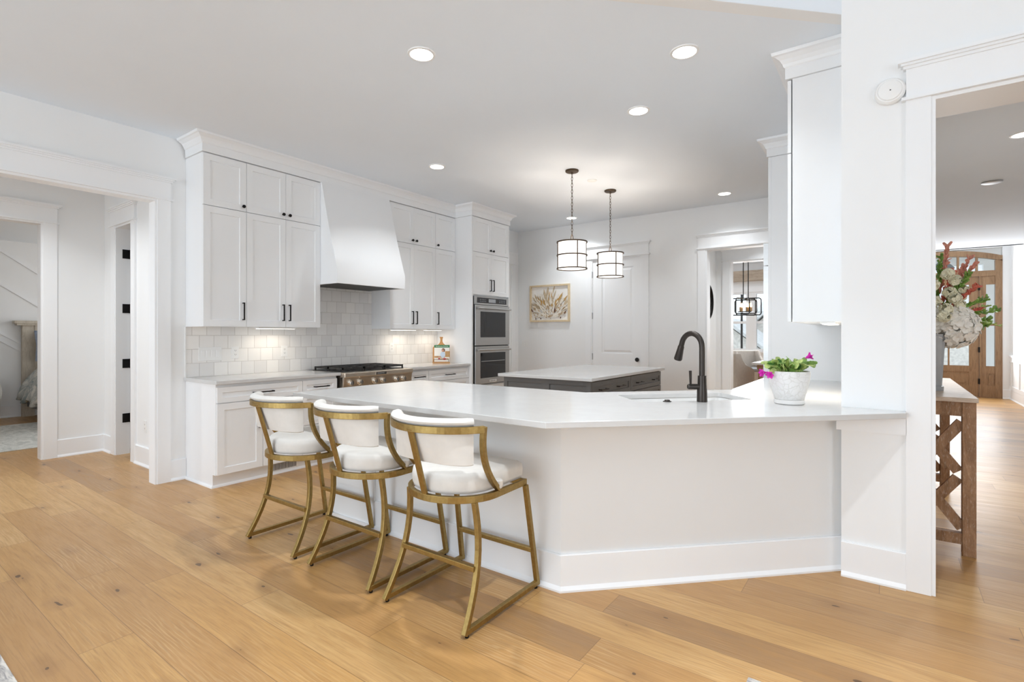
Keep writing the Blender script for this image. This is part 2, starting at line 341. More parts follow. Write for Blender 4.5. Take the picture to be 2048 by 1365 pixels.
class MB:
    def __init__(s, root=None):
        s.bm = bmesh.new()
        s.o = Vector(root.location) if root is not None else Vector((0, 0, 0))
    def v(s, p): return s.bm.verts.new(Vector(p) - s.o)
    def face(s, pts):
        try: return s.bm.faces.new([s.v(p) for p in pts])
        except ValueError: return None
    def hexa(s, q):
        v = [s.v(p) for p in q]
        for f in ((0, 3, 2, 1), (4, 5, 6, 7), (0, 1, 5, 4), (1, 2, 6, 5), (2, 3, 7, 6), (3, 0, 4, 7)):
            s.bm.faces.new([v[i] for i in f])
        return s
    def box(s, x0, x1, y0, y1, z0, z1):
        return s.hexa([(x0, y0, z0), (x1, y0, z0), (x1, y1, z0), (x0, y1, z0), (x0, y0, z1), (x1, y0, z1), (x1, y1, z1), (x0, y1, z1)])
    def fbox(s, F, u0, u1, v0, v1, w0, w1):
        return s.hexa([F.p(u0, v0, w0), F.p(u1, v0, w0), F.p(u1, v0, w1), F.p(u0, v0, w1), F.p(u0, v1, w0), F.p(u1, v1, w0), F.p(u1, v1, w1), F.p(u0, v1, w1)])
    def prism(s, poly, z0, z1):
        lo = [s.v((x, y, z0)) for x, y in poly]; hi = [s.v((x, y, z1)) for x, y in poly]
        n = len(poly)
        s.bm.faces.new(hi); s.bm.faces.new(lo[::-1])
        for i in range(n): s.bm.faces.new((lo[i], lo[(i + 1) % n], hi[(i + 1) % n], hi[i]))
        return s
    def extr(s, pts, d):
        """polygon of 3D points pushed along d"""
        a = [s.v(p) for p in pts]; b = [s.v(Vector(p) + Vector(d)) for p in pts]
        n = len(pts)
        s.bm.faces.new(a[::-1]); s.bm.faces.new(b)
        for i in range(n): s.bm.faces.new((a[i], a[(i + 1) % n], b[(i + 1) % n], b[i]))
        return s
    def loops(s, rings, closed=True, cap0=True, cap1=True):
        R = [[s.v(p) for p in r] for r in rings]
        n = len(R[0])
        for a, b in zip(R, R[1:]):
            for i in range(n if closed else n - 1):
                j = (i + 1) % n
                s.bm.faces.new((a[i], a[j], b[j], b[i]))
        if cap0 and n > 2: s.bm.faces.new(R[0][::-1])
        if cap1 and n > 2: s.bm.faces.new(R[-1])
        return s
    def lathe(s, prof, c=(0, 0, 0), n=24, cap0=True, cap1=True, axis=None, M=None):
        """profile of (radius, height) turned about the vertical through c (or a matrix M)"""
        rings = []
        for r, h in prof:
            ring = []
            for i in range(n):
                a = 2 * math.pi * i / n
                p = Vector((r * math.cos(a), r * math.sin(a), h))
                if M is not None: p = M @ p
                ring.append(Vector(c) + p)
            rings.append(ring)
        return s.loops(rings, True, cap0, cap1)
    def tube(s, path, r, n=8, closed=False):
        """round tube; r is a number or one radius per point"""
        P = [Vector(p) for p in path]; k = len(P)
        rr = r if isinstance(r, (list, tuple)) else [r] * k
        rings = []; up = None
        for i in range(k):
            if closed: t = (P[(i + 1) % k] - P[i - 1]).normalized()
            else: t = (P[min(i + 1, k - 1)] - P[max(i - 1, 0)]).normalized()
            if up is None:
                up = Vector((0, 0, 1)) if abs(t.z) < 0.9 else Vector((1, 0, 0))
            a = t.cross(up).normalized(); b = a.cross(t).normalized(); up = b
            rings.append([P[i] + a * (rr[i] * math.cos(2 * math.pi * q / n)) + b * (rr[i] * math.sin(2 * math.pi * q / n)) for q in range(n)])
        if closed:
            R = [[s.v(p) for p in ring] for ring in rings]
            for i in range(k):
                A, B = R[i], R[(i + 1) % k]
                for q in range(n):
                    s.bm.faces.new((A[q], A[(q + 1) % n], B[(q + 1) % n], B[q]))
            return s
        return s.loops(rings)
    def bar(s, path, wv, hv, side=None, closed=False):
        """rectangular bar along a path: wv across, hv along 'side' (a fixed direction or one per point)"""
        P = [Vector(p) for p in path]; k = len(P); rings = []
        for i in range(k):
            if closed: t = (P[(i + 1) % k] - P[i - 1]).normalized()
            else: t = (P[min(i + 1, k - 1)] - P[max(i - 1, 0)]).normalized()
            sd = Vector(side[i] if isinstance(side, list) else (side or (0, 0, 1)))
            a = t.cross(sd).normalized(); b = a.cross(t).normalized()
            rings.append([P[i] + a * x * wv / 2 + b * y * hv / 2 for x, y in ((-1, -1), (1, -1), (1, 1), (-1, 1))])
        if closed:
            R = [[s.v(p) for p in ring] for ring in rings]
            for i in range(k):
                A, B = R[i], R[(i + 1) % k]
                for q in range(4): s.bm.faces.new((A[q], A[(q + 1) % 4], B[(q + 1) % 4], B[q]))
            return s
        return s.loops(rings)
    def sweep(s, path, prof, side=1):
        """profile (out, z) swept along an open plan path with mitred corners; 'out' is to the right of travel times side"""
        P = [Vector(p) for p in path]; k = len(P); rings = []
        for i in range(k):
            ds = []
            if i > 0: ds.append((P[i] - P[i - 1]).normalized())
            if i < k - 1: ds.append((P[i + 1] - P[i]).normalized())
            ns = [Vector((d.y, -d.x)) * side for d in ds]
            if len(ns) == 2:
                m = (ns[0] + ns[1]).normalized(); m = m / max(0.2, m.dot(ns[0]))
            else: m = ns[0]
            rings.append([(P[i].x + m.x * o, P[i].y + m.y * o, z) for o, z in prof])
        return s.loops(rings, True)
    def shaker(s, F, u0, u1, v0, v1, w0, w1, fw=0.058, rec=0.009):
        """a framed slab whose centre panel sits back by rec"""
        i0, i1, j0, j1 = u0 + fw, u1 - fw, v0 + fw, v1 - fw
        e = 0.003
        def ring(a, b, c, d, w): return [s.v(F.p(a, c, w)), s.v(F.p(b, c, w)), s.v(F.p(b, d, w)), s.v(F.p(a, d, w))]
        r0 = ring(u0, u1, v0, v1, w0); r1 = ring(u0, u1, v0, v1, w1)
        r2 = ring(i0, i1, j0, j1, w1); r3 = ring(i0 + e, i1 - e, j0 + e, j1 - e, w1 - rec)
        for a, b in ((r0, r1), (r1, r2), (r2, r3)):
            for i in range(4): s.bm.faces.new((a[i], a[(i + 1) % 4], b[(i + 1) % 4], b[i]))
        s.bm.faces.new(r3); s.bm.faces.new(r0[::-1])
        return s
    def build(s, name, mat, parent=None, smooth=False, bevel=0.0, kind=None, angle=35, subsurf=0, seg=2):
        bm = s.bm
        bmesh.ops.recalc_face_normals(bm, faces=bm.faces)
        if smooth:
            for f in bm.faces: f.smooth = True
            for e in bm.edges:
                if len(e.link_faces) == 2 and e.calc_face_angle(0) > math.radians(angle): e.smooth = False
        me = bpy.data.meshes.new(name); bm.to_mesh(me); bm.free()
        me.materials.append(MATS[mat])
        o = bpy.data.objects.new(name, me); COL.objects.link(o)
        if parent is not None: o.parent = parent
        else: o.location = s.o
        if bevel:
            b = o.modifiers.new('edge', 'BEVEL'); b.width = bevel; b.segments = seg; b.limit_method = 'ANGLE'; b.angle_limit = math.radians(40)
            b.harden_normals = False
        if subsurf:
            q = o.modifiers.new('round', 'SUBSURF'); q.levels = subsurf; q.render_levels = subsurf
        if kind: o['kind'] = kind
        return o

def thing(name, label, cat, loc=(0, 0, 0), rotz=0.0, group=None):
    o = bpy.data.objects.new(name, None); COL.objects.link(o)
    o.location = loc; o.rotation_euler = (0, 0, rotz); o.empty_display_size = 0.1
    o['label'] = label; o['category'] = cat
    if group: o['group'] = group
    return o
def tag(o, label, cat, group=None):
    o['label'] = label; o['category'] = cat
    if group: o['group'] = group
    return o
def struct(name, mb, mat, smooth=False, bevel=0.0):
    return mb.build(name, mat, None, smooth, bevel, 'structure')
def copy_tree(o, parent=None):
    c = o.copy(); COL.objects.link(c)
    if parent is not None: c.parent = parent; c.matrix_parent_inverse = o.matrix_parent_inverse.copy()
    for ch in list(o.children): copy_tree(ch, c)
    return c
def text(name, body, size, mat, parent, M, depth=0.0008, align='CENTER', sx=1.0):
    cu = bpy.data.curves.new(name, 'FONT'); cu.body = body; cu.size = size; cu.align_x = align; cu.align_y = 'CENTER'; cu.extrude = depth
    t = bpy.data.objects.new(name, cu); COL.objects.link(t)
    bpy.context.view_layer.update()
    me = bpy.data.meshes.new_from_object(t.evaluated_get(bpy.context.evaluated_depsgraph_get()))
    bpy.data.objects.remove(t); bpy.data.curves.remove(cu)
    me.materials.clear(); me.materials.append(MATS[mat])
    me.transform(M @ Matrix.Diagonal((sx, 1, 1, 1)))
    o = bpy.data.objects.new(name, me); COL.objects.link(o); o.parent = parent
    return o
def face_matrix(F, u, v, w, o=(0, 0, 0)):
    p = Vector(F.p(u, v, w)) - Vector(o)
    m = Matrix(((F.u[0], 0, F.w[0], p.x), (F.u[1], 0, F.w[1], p.y), (0, 1, 0, p.z), (0, 0, 0, 1)))
    return m

def pull(F, root, parent, u, v, length, vertical, w, mat='black_metal', name='handle'):
    """square bar pull on two posts"""
    m = MB(root); t = 0.005; h = length / 2
    if vertical:
        m.fbox(F, u - t, u + t, v - h, v + h, w + 0.024, w + 0.034)
        for q in (-h, h - 0.010): m.fbox(F, u - t, u + t, v + q, v + q + 0.010, w - 0.002, w + 0.026)
    else:
        m.fbox(F, u - h, u + h, v - t, v + t, w + 0.024, w + 0.034)
        for q in (-h, h - 0.010): m.fbox(F, u + q, u + q + 0.010, v - t, v + t, w - 0.002, w + 0.026)
    return m.build(name, mat, parent)
def knob(F, root, parent, u, v, w, r=0.016, mat='black_metal', name='knob'):
    m = MB(root)
    M = Matrix(((F.u[0], 0, F.w[0]), (F.u[1], 0, F.w[1]), (0, 1, 0)))
    m.lathe([(r * .45, -0.002), (r * .38, 0.012), (r * .8, 0.016), (r, 0.022), (r * .92, 0.029), (r * .4, 0.031)], F.p(u, v, w), 18, M=M)
    return m.build(name, mat, parent, True)

# ---------------------------------------------------------------- setting: floor, ceilings, walls
f = MB(); f.box(-12.6, 6.0, -6.0, 14.66, -0.06, 0.0); struct('floor', f, 'oak_planks')
m = MB(); m.prism([(-5.40, -1.80), (XR, YP - 0.002), (0.0, YP + 0.2), (0.0, YB + 0.1), (-5.40, YB + 0.1)], C, C + 0.12); struct('ceiling', m, 'ceiling_paint')
m = MB(); m.box(-5.37, 5.0, -6.0, 3.5, 4.30, 4.42); struct('ceiling_living', m, 'ceiling_paint')
m = MB(); m.box(-7.4, -5.25, -2.0, 2.2, C + 0.001, C + 0.12); struct('ceiling_hall', m, 'ceiling_paint')
m = MB(); m.box(-12.0, -7.3, -2.0, 5.0, 2.82, 2.94); struct('ceiling_bedroom', m, 'ceiling_paint')
m = MB(); m.box(0.0, 4.2, 3.6, 13.4, 3.0, 3.12); m.box(0.0, 4.2, 13.28, 13.4, 3.0, 4.0); m.box(0.0, 4.2, 13.3, 14.7, 4.0, 4.1); struct('ceiling_foyer', m, 'ceiling_paint')
m = MB(); m.box(-5.0, 0.0, YB + 0.14, 14.2, 3.1, 3.22); struct('ceiling_dining', m, 'ceiling_paint')

# left wall with the wide cased opening to the hall (y -0.9 .. 1.86)
m = MB(); m.box(W - 0.12, W, 1.86, YB + 0.14, 0, C + 0.1); m.box(W - 0.12, W, -0.9, 1.86, 2.53, C + 0.1); m.box(W - 0.12, W, -6.0, -0.9, 0, 4.4); m.box(W - 0.12, W, -0.9, 3.0, C + 0.1, 4.4)
struct('wall_left', m, 'wall_paint')
# back wall: pantry door opening x -3.81..-2.98, dining opening x -2.05..-1.0
m = MB()
for x0, x1, z0, z1 in ((W - 0.12, -3.815, 0, C + 0.1), (-3.815, -2.975, 2.51, C + 0.1), (-2.975, -2.05, 0, C + 0.1), (-2.05, -1.0, 2.515, C + 0.1), (-1.0, 0.16, 0, C + 0.1)):
    m.box(x0, x1, YB, YB + 0.14, z0, z1)
struct('wall_back', m, 'wall_paint')
# right kitchen wall and the block that ends it, then the foyer opening
m = MB(); m.box(XR, 0.178, YP, 3.69, 0, 4.4); m.box(XR, 0.04, 3.69, YB + 0.14, 0, C + 0.1); m.box(0.178, 2.1, YP, 3.69, 2.55, 4.4); m.box(2.1, 5.0, YP, 3.69, 0, 4.4)
struct('wall_right', m, 'wall_paint')
m = MB(); m.box(5.0, 5.12, -0.2, 3.69, 0, 4.3); m.box(5.0, 5.12, -3.8, -0.2, 3.05, 4.3); m.box(5.0, 5.12, -3.8, -0.2, 0, 0.35); m.box(5.0, 5.12, -5.88, -3.8, 0, 4.3); m.box(-0.6, 5.0, -6.0, -5.88, 0, 4.3); struct('wall_light_block', m, 'wall_paint')  # unseen living room walls, added to shade the pillar; side gap admits fill
# bulkhead over the angled peninsula, where the kitchen ceiling stops
m = MB(); m.prism([(-5.37, -1.76), (XR, YP), (XR, YP + 0.12), (-5.37, -1.64)], C - 0.001, 4.4); struct('wall_bulkhead', m, 'wall_paint')
# hall
m = MB(); m.box(-7.37, -7.25, -2.0, 0.55, 0, C + 0.1); m.box(-7.37, -7.25, 0.55, 1.514, 2.51, C + 0.1); m.box(-7.37, -7.25, 1.514, 2.19, 0, C + 0.1)
m.box(-7.25, -6.875, 2.05, 2.17, 0, C + 0.1); m.box(-6.875, -6.405, 2.05, 2.17, 2.51, C + 0.1); m.box(-6.405, W - 0.12, 2.05, 2.17, 0, C + 0.1)
struct('wall_hall', m, 'wall_paint')
m = MB(); m.box(-7.25, -5.9, 3.1, 3.2, 0, 2.8); m.box(-6.2, -6.1, 2.17, 3.1, 0, 2.8); m.box(-7.25, -7.15, 2.17, 3.1, 0, 2.8); m.box(-7.25, -6.1, 2.17, 3.2, 2.75, 2.8); struct('wall_closet', m, 'wall_paint')
m = MB(); m.box(-11.47, -11.35, -2.0, 5.0, 0, 2.9); m.box(-11.4, -7.37, -2.1, -2.0, 0, 2.9); m.box(-7.37, -7.25, 2.19, 5.0, 0, 2.9); struct('wall_bedroom', m, 'wall_paint')
# passage behind the kitchen and the dining room
m = MB(); m.box(-2.42, -2.30, YB + 0.14, 8.9, 0, 3.1); m.box(-0.3, -0.18, YB + 0.14, 8.9, 0, 3.1)
m.box(-5.0, -2.08, 8.9, 9.04, 0, 3.1); m.box(-2.08, -0.9, 8.9, 9.04, 2.515, 3.1); m.box(-0.9, 0.0, 8.9, 9.04, 0, 3.1); struct('wall_passage', m, 'wall_paint')
m = MB(); WX = ((-4.6, -3.98), (-2.84, -2.70), (-1.58, 0.0))
for a, b_ in WX: m.box(a, b_, 14.0, 14.15, 0.90, 2.38)
m.box(-4.6, 0, 14.0, 14.15, 0, 0.90); m.box(-4.6, 0, 14.0, 14.15, 2.38, 3.1); m.box(-4.72, -4.6, 9.04, 14.15, 0, 3.1); m.box(-0.12, 0.0, 9.04, 14.0, 0, 3.1); struct('wall_dining', m, 'wall_paint')
# foyer
m = MB(); m.box(2.03, 2.15, 3.69, 14.6, 0, 4.1); m.box(0.0, 0.04, YB + 0.14, 14.6, 0, 4.1); m.box(1.90, 2.15, 14.5, 14.66, 0, 4.1); m.box(0.0, 1.9, 14.5, 14.66, 3.12, 4.1); m.box(0.0, 0.05, 14.5, 14.66, 0, 3.2)
struct('wall_foyer', m, 'wall_paint')

# ---------------------------------------------------------------- casings, headers, baseboards
TR = [0]
def trim(mb, mat='trim_paint'):
    TR[0] += 1
    return struct('trim_%d' % TR[0], mb, mat)
def casing(F, u0, u1, top, cw=0.105, left=True, right=True, w=0.0, bottom=0.0, hh=0.145, jamb=0.14):
    m = MB(); a = u0 - cw if left else u0; b = u1 + cw if right else u1
    if left: m.fbox(F, a, u0, bottom, top, w, w + 0.02)
    if right: m.fbox(F, u1, b, bottom, top, w, w + 0.02)
    m.fbox(F, a - (.02 if left else 0), b + (.02 if right else 0), top, top + 0.016, w, w + 0.038)
    m.fbox(F, a, b, top + 0.016, top + 0.016 + hh, w, w + 0.024)
    z = top + 0.016 + hh
    m.fbox(F, a - (.012 if left else 0), b + (.012 if right else 0), z, z + 0.014, w, w + 0.034)
    m.fbox(F, a - (.022 if left else 0), b + (.022 if right else 0), z + 0.014, z + 0.026, w, w + 0.046)
    m.fbox(F, a - (.034 if left else 0), b + (.034 if right else 0), z + 0.026, z + 0.042, w, w + 0.058)
    # jamb lining
    t = 0.018
    if left: m.fbox(F, u0 - 0.001, u0 + t, bottom, top - t, w - jamb, w + 0.012)
    if right: m.fbox(F, u1 - t, u1 + 0.001, bottom, top - t, w - jamb, w + 0.012)
    m.fbox(F, u0, u1, top - t, top + .001, w - jamb, w + 0.0115)
    trim(m)
casing(FL, -0.9, 1.862, 2.53, jamb=0.12)                                        # hall opening
casing(Fr((-7.25, 0), (0, 1), (1, 0)), 0.55, 1.514, 2.515, cw=0.115, jamb=0.12)  # bedroom door opening
casing(Fr((0, 2.05), (1, 0), (0, -1)), -6.875, -6.405, 2.515, cw=0.115, jamb=0.12)
casing(FB, -3.815, -2.975, 2.515, jamb=0.14)
casing(FB, -2.05, -1.0, 2.515, right=False)
casing(Fr((0, 8.9), (1, 0), (0, -1)), -2.08, -0.9, 2.515, cw=0.115)
casing(Fr((0, YP), (1, 0), (0, -1)), 0.178, 2.1, 2.545, cw=0.102, jamb=0.29)
# cased end of the left wall at the far corner, beside the oven tower (door to the pantry side)
casing(FL, 6.46, 7.20, 2.53, jamb=0.05)

BB = [(0, 0), (0.030, 0), (0.030, 0.010), (0.016, 0.028), (0.016, 0.185), (0.010, 0.190), (0, 0.190)]
def baseboard(name, path, side=1):
    struct('baseboard_' + name, MB().sweep(path, BB, side), 'trim_paint')
baseboard('left', [(W, 2.093), (W, 1.967)], -1)
baseboard('hall', [(W - 0.12, 2.05), (-6.29, 2.05)], -1)
baseboard('hall_back', [(-6.99, 2.05), (-7.25, 2.05), (-7.25, 1.63)], -1)
baseboard('back', [(-3.92, YB), (W, YB), (W, 7.31)], -1)
baseboard('back_mid', [(-2.155, YB), (-2.87, YB)], -1)
baseboard('right', [(0.076, YP), (XR, YP)], -1)
baseboard('foyer', [(2.03, 3.7), (2.03, 14.5), (1.90, 14.5)], -1)
baseboard('foyer_left', [(0.04, 14.5), (0.04, 3.7)], -1)
baseboard('bedroom', [(-11.35, 4.9), (-11.35, -1.9)], -1)
baseboard('passage', [(-2.30, 8.9), (-2.30, 7.6)], -1)

# knee wall of the peninsula: stool side, 45 degree side, and the plain end panel
m = MB(); m.prism([(-3.30, 2.325), (-1.375, 2.325), (XR - .001, 3.489), (XR - .001, 3.65), (-0.27, 3.60), (-1.42, 2.44), (-3.30, 2.44)], 0, 0.8975); m.box(-3.312, -2.845, 2.312, 2.325, 0, 0.8975)
struct('wall_peninsula', m, 'wall_paint')
baseboard('peninsula', [(-2.845, 2.325), (-1.375, 2.325), (-0.214, 3.486)], 1)
m = MB(); m.fbox(Fr((0, 2.312), (1, 0), (0, -1)), -3.325, -2.83, 0, 0.022, -0.01, 0.014); m.box(-3.325, -3.30, 2.30, 3.1, 0, 0.022); trim(m)
# plain trim board below the worktop on the wall end
m = MB(); m.fbox(Fr((0, YP), (1, 0), (0, -1)), -0.232, 0.077, 0.805, 0.898, 0, 0.02); trim(m)
# wainscot and chair rail on the foyer wall
m = MB(); Fw = Fr((2.03, 0), (0, -1), (-1, 0))
m.fbox(Fw, -14.5, -3.8, 0.86, 0.90, 0, 0.035); m.fbox(Fw, -14.5, -3.8, 0.76, 0.86, 0, 0.018); m.fbox(Fw, -14.5, -3.8, 0.19, 0.27, 0, 0.018)
for k in range(14): m.fbox(Fw, -14.45 + k * 0.78, -14.37 + k * 0.78, 0.27, 0.76, 0, 0.018)
trim(m)
# diagonal battens on the bedroom wall
m = MB(); Fd = Fr((-11.35, 0), (0, 1), (1, 0))
for y0, z0, y1, z1 in ((0.6, 3.05, 3.4, 1.0), (0.6, 2.28, 3.4, 0.23), (0.9, 1.94, 2.6, 0.70), (-0.6, 1.75, 1.9, -0.05), (1.6, 2.85, 3.6, 1.4)):
    L = math.hypot(y1 - y0, z1 - z0); nx, nz = -(z1 - z0) / L * 0.02, (y1 - y0) / L * 0.02
    for k, wv in ((1, 0.014),):
        pts = [Fd.p(y0 - nx, z0 - nz, 0), Fd.p(y1 - nx, z1 - nz, 0), Fd.p(y1 + nx, z1 + nz, 0), Fd.p(y0 + nx, z0 + nz, 0)]
        m.extr(pts, (0.014, 0, 0))
trim(m)

# ---------------------------------------------------------------- doors
# pantry door in the back wall
d1 = thing('door_1', 'white tall one-panel pantry door with black hinges, behind the island', 'door', (-3.395, YB, 0)); d1['kind'] = 'structure'
m = MB(d1); u0, u1, z1 = -3.797, -2.993, 2.497
def ring4(F, a, b, c, d, w): return [F.p(a, c, w), F.p(b, c, w), F.p(b, d, w), F.p(a, d, w)]
def panel_door(m, F, u0, u1, v0, v1, w0, w1, panels):
    """slab with moulded raised panels [(a,b,c,d)] on the outer face"""
    m.fbox(F, u0, u1, v0, v1, w0, w1 - 0.010)
    xs = sorted({u0, u1} | {p[0] for p in panels} | {p[1] for p in panels}); ys = sorted({v0, v1} | {p[2] for p in panels} | {p[3] for p in panels})
    for a, b in zip(xs, xs[1:]):
        for c, d in zip(ys, ys[1:]):
            if any(p[0] <= a and b <= p[1] and p[2] <= c and d <= p[3] for p in panels): continue
            m.fbox(F, a, b, c, d, w1 - 0.010, w1)
    for a, b, c, d in panels:
        m.loops([ring4(F, a + 0.022, b - 0.022, c + 0.022, d - 0.022, w1 - 0.011), ring4(F, a + 0.05, b - 0.05, c + 0.05, d - 0.05, w1 - 0.002)], True, True, True)
panel_door(m, FB, u0, u1, 0.01, z1, -0.045, -0.004, [(-3.64, -3.12, 1.03, 2.36), (-3.64, -3.12, 0.22, 0.82)])
m.build('slab', 'trim_paint', d1)
knob(FB, d1, d1, -3.05, 0.945, -0.002, 0.032, name='door_knob')
for z in (2.27, 1.62, 0.975):
    m = MB(d1); m.fbox(FB, -3.813, -3.795, z - 0.05, z + 0.05, -0.02, 0.004); m.tube([FB.p(-3.804, z - 0.052, 0.006), FB.p(-3.804, z + 0.052, 0.006)], 0.007); m.build('hinge', 'black_metal', d1)
# closet door in the hall, swung open into the closet
d2 = thing('door_2', 'white hall closet door standing open on black hinges', 'door', (-6.85, 2.17, 0)); d2['kind'] = 'structure'
m = MB(d2); panel_door(m, Fr((-6.835, 0), (0, 1), (1, 0)), 2.178, 2.62, 0.015, 2.49, -0.038, 0.0, [(2.28, 2.52, 1.03, 2.36), (2.28, 2.52, 0.22, 0.82)]); m.build('slab', 'trim_paint', d2)
for z in (2.22, 1.615, 1.005, 0.40):
    m = MB(d2); m.box(-6.858, -6.852, 2.10, 2.168, z - 0.05, z + 0.05); m.tube([(-6.848, 2.172, z - 0.052), (-6.848, 2.172, z + 0.052)], 0.008); m.box(-6.84, -6.834, 2.172, 2.20, z - 0.05, z + 0.05); m.build('hinge', 'black_metal', d2)

# front entry: door, sidelight, arched transom in one timber frame
Ff = Fr((0, 14.5), (1, 0), (0, -1))
d3 = thing('door_3', 'arched oak front entry with glazed door, sidelight and transom at the end of the foyer', 'door', (0.975, 14.5, 0)); d3['kind'] = 'structure'
def arch(u, base, rise, half=0.925, c=0.975):
    R = (half * half + rise * rise) / (2 * rise)
    return base + rise - R + math.sqrt(max(0, R * R - (u - c) ** 2))
US = [0.05 + 1.85 * k / 24 for k in range(25)]
m = MB(d3)
m.fbox(Ff, 0.05, 0.16, 0, 2.85, -0.12, 0.01); m.fbox(Ff, 1.79, 1.90, 0, 2.86, -0.12, 0.01)
m.fbox(Ff, 0.16, 1.79, 2.535, 2.65, -0.12, 0.012)
m.fbox(Ff, 1.545, 1.575, 0.016, 2.535, -0.119, 0.012); m.fbox(Ff, 0.16, 1.79, 0, 0.016, -0.12, 0.02)
for a, b in zip(US, US[1:]):
    lo_a, lo_b = max(2.6, arch(a, 2.84, 0.145)), max(2.6, arch(b, 2.84, 0.145))
    m.hexa([Ff.p(a, lo_a, -0.12), Ff.p(b, lo_b, -0.12), Ff.p(b, lo_b, 0.01), Ff.p(a, lo_a, 0.01), Ff.p(a, arch(a, 2.945, 0.16), -0.12), Ff.p(b, arch(b, 2.945, 0.16), -0.12), Ff.p(b, arch(b, 2.945, 0.16), 0.01), Ff.p(a, arch(a, 2.945, 0.16), 0.01)])
for u in (0.45, 0.60, 0.91, 1.206, 1.505):
    m.fbox(Ff, u - 0.02, u + 0.02, 2.64, arch(u, 2.85, 0.145), -0.08, 0.0)
m.build('entry_frame', 'door_wood', d3)
m = MB(d3); m.fbox(Ff, 0.15, 1.80, 2.63, 3.0, -0.06, -0.054); m.build('transom_glass', 'window_glass', d3)
m = MB(d3)   # door leaf
panel = (0.66, 1.385, 0.66, 2.37)
m.fbox(Ff, 0.50, 0.66, 0.02, 2.53, -0.06, -0.012); m.fbox(Ff, 1.385, 1.54, 0.02, 2.53, -0.06, -0.012)
m.fbox(Ff, 0.66, 1.385, 2.37, 2.53, -0.06, -0.012); m.fbox(Ff, 0.66, 1.385, 0.02, 0.66, -0.06, -0.022)
m.fbox(Ff, 0.66, 1.385, 0.53, 0.66, -0.06, -0.012); m.fbox(Ff, 0.66, 1.385, 0.02, 0.26, -0.06, -0.012); m.fbox(Ff, 0.70, 1.345, 0.30, 0.49, -0.03, -0.014)
for u in (1.055,): m.fbox(Ff, u - 0.014, u + 0.014, 0.66, 2.37, -0.055, -0.014)
m.fbox(Ff, 0.66, 1.385, 1.50, 1.53, -0.056, -0.0135)
leaf = m.build('entry_door', 'door_wood', d3)
m = MB(d3); m.fbox(Ff, 0.655, 1.39, 0.655, 2.375, -0.040, -0.034); m.build('door_glass', 'window_glass', leaf)
for z in (2.30, 1.65, 1.0, 0.34):
    m = MB(d3); m.fbox(Ff, 1.526, 1.556, z - 0.055, z + 0.055, -0.012, 0.02); m.build('hinge', 'black_metal', leaf)
m = MB(d3)   # sidelight
m.fbox(Ff, 1.575, 1.65, 0.016, 2.535, -0.06, -0.005); m.fbox(Ff, 1.81, 1.885, 0.016, 2.535, -0.06, -0.005)
m.fbox(Ff, 1.65, 1.81, 2.36, 2.535, -0.06, -0.005); m.fbox(Ff, 1.65, 1.81, 0.016, 0.66, -0.06, -0.018); m.fbox(Ff, 1.65, 1.81, 0.51, 0.66, -0.06, -0.005); m.fbox(Ff, 1.65, 1.81, 0.016, 0.26, -0.06, -0.005)
m.fbox(Ff, 1.69, 1.77, 0.31, 0.47, -0.03, -0.008); m.fbox(Ff, 1.65, 1.81, 1.50, 1.53, -0.055, -0.01)
sl = m.build('sidelight', 'door_wood', d3)
m = MB(d3); m.fbox(Ff, 1.645, 1.815, 0.655, 2.37, -0.040, -0.034); m.build('sidelight_glass', 'window_glass', sl)

# dining room windows
for n, (a, b_) in enumerate(((-3.98, -2.84), (-2.70, -1.58)), 1):
    wn = thing('window_%d' % n, ('white double-hung dining room window behind the chandelier', 'white double-hung dining room window nearer the refrigerator side')[n - 1], 'window', ((a + b_) / 2, 14.0, 0.9)); wn['kind'] = 'structure'
    Fq = Fr((0, 14.0), (1, 0), (0, -1)); m = MB(wn)
    m.fbox(Fq, a, a + 0.05, 0.96, 2.33, -0.10, 0.0); m.fbox(Fq, b_ - 0.05, b_, 0.96, 2.33, -0.10, 0.0); m.fbox(Fq, a, b_, 2.33, 2.38, -0.10, 0); m.fbox(Fq, a, b_, 0.9, 0.96, -0.10, 0); m.fbox(Fq, a + .05, b_ - .05, 1.59, 1.65, -0.09, -0.02)
    m.build('sash', 'trim_paint', wn)
    m = MB(wn); m.fbox(Fq, a + 0.04, b_ - 0.04, 0.94, 2.35, -0.06, -0.054); m.build('pane', 'window_glass', wn)
    m = MB(wn); m.fbox(Fq, a - 0.07, b_ + 0.07, 2.38, 2.52, 0, 0.02); m.fbox(Fq, a - 0.07, b_ + 0.07, 0.86, 0.9, 0, 0.05); m.build('window_frame', 'trim_paint', wn)
m = MB(); m.box(-4.6, -0.12, 13.86, 14.0, 2.65, 2.91); trim(m, 'beam_wood')

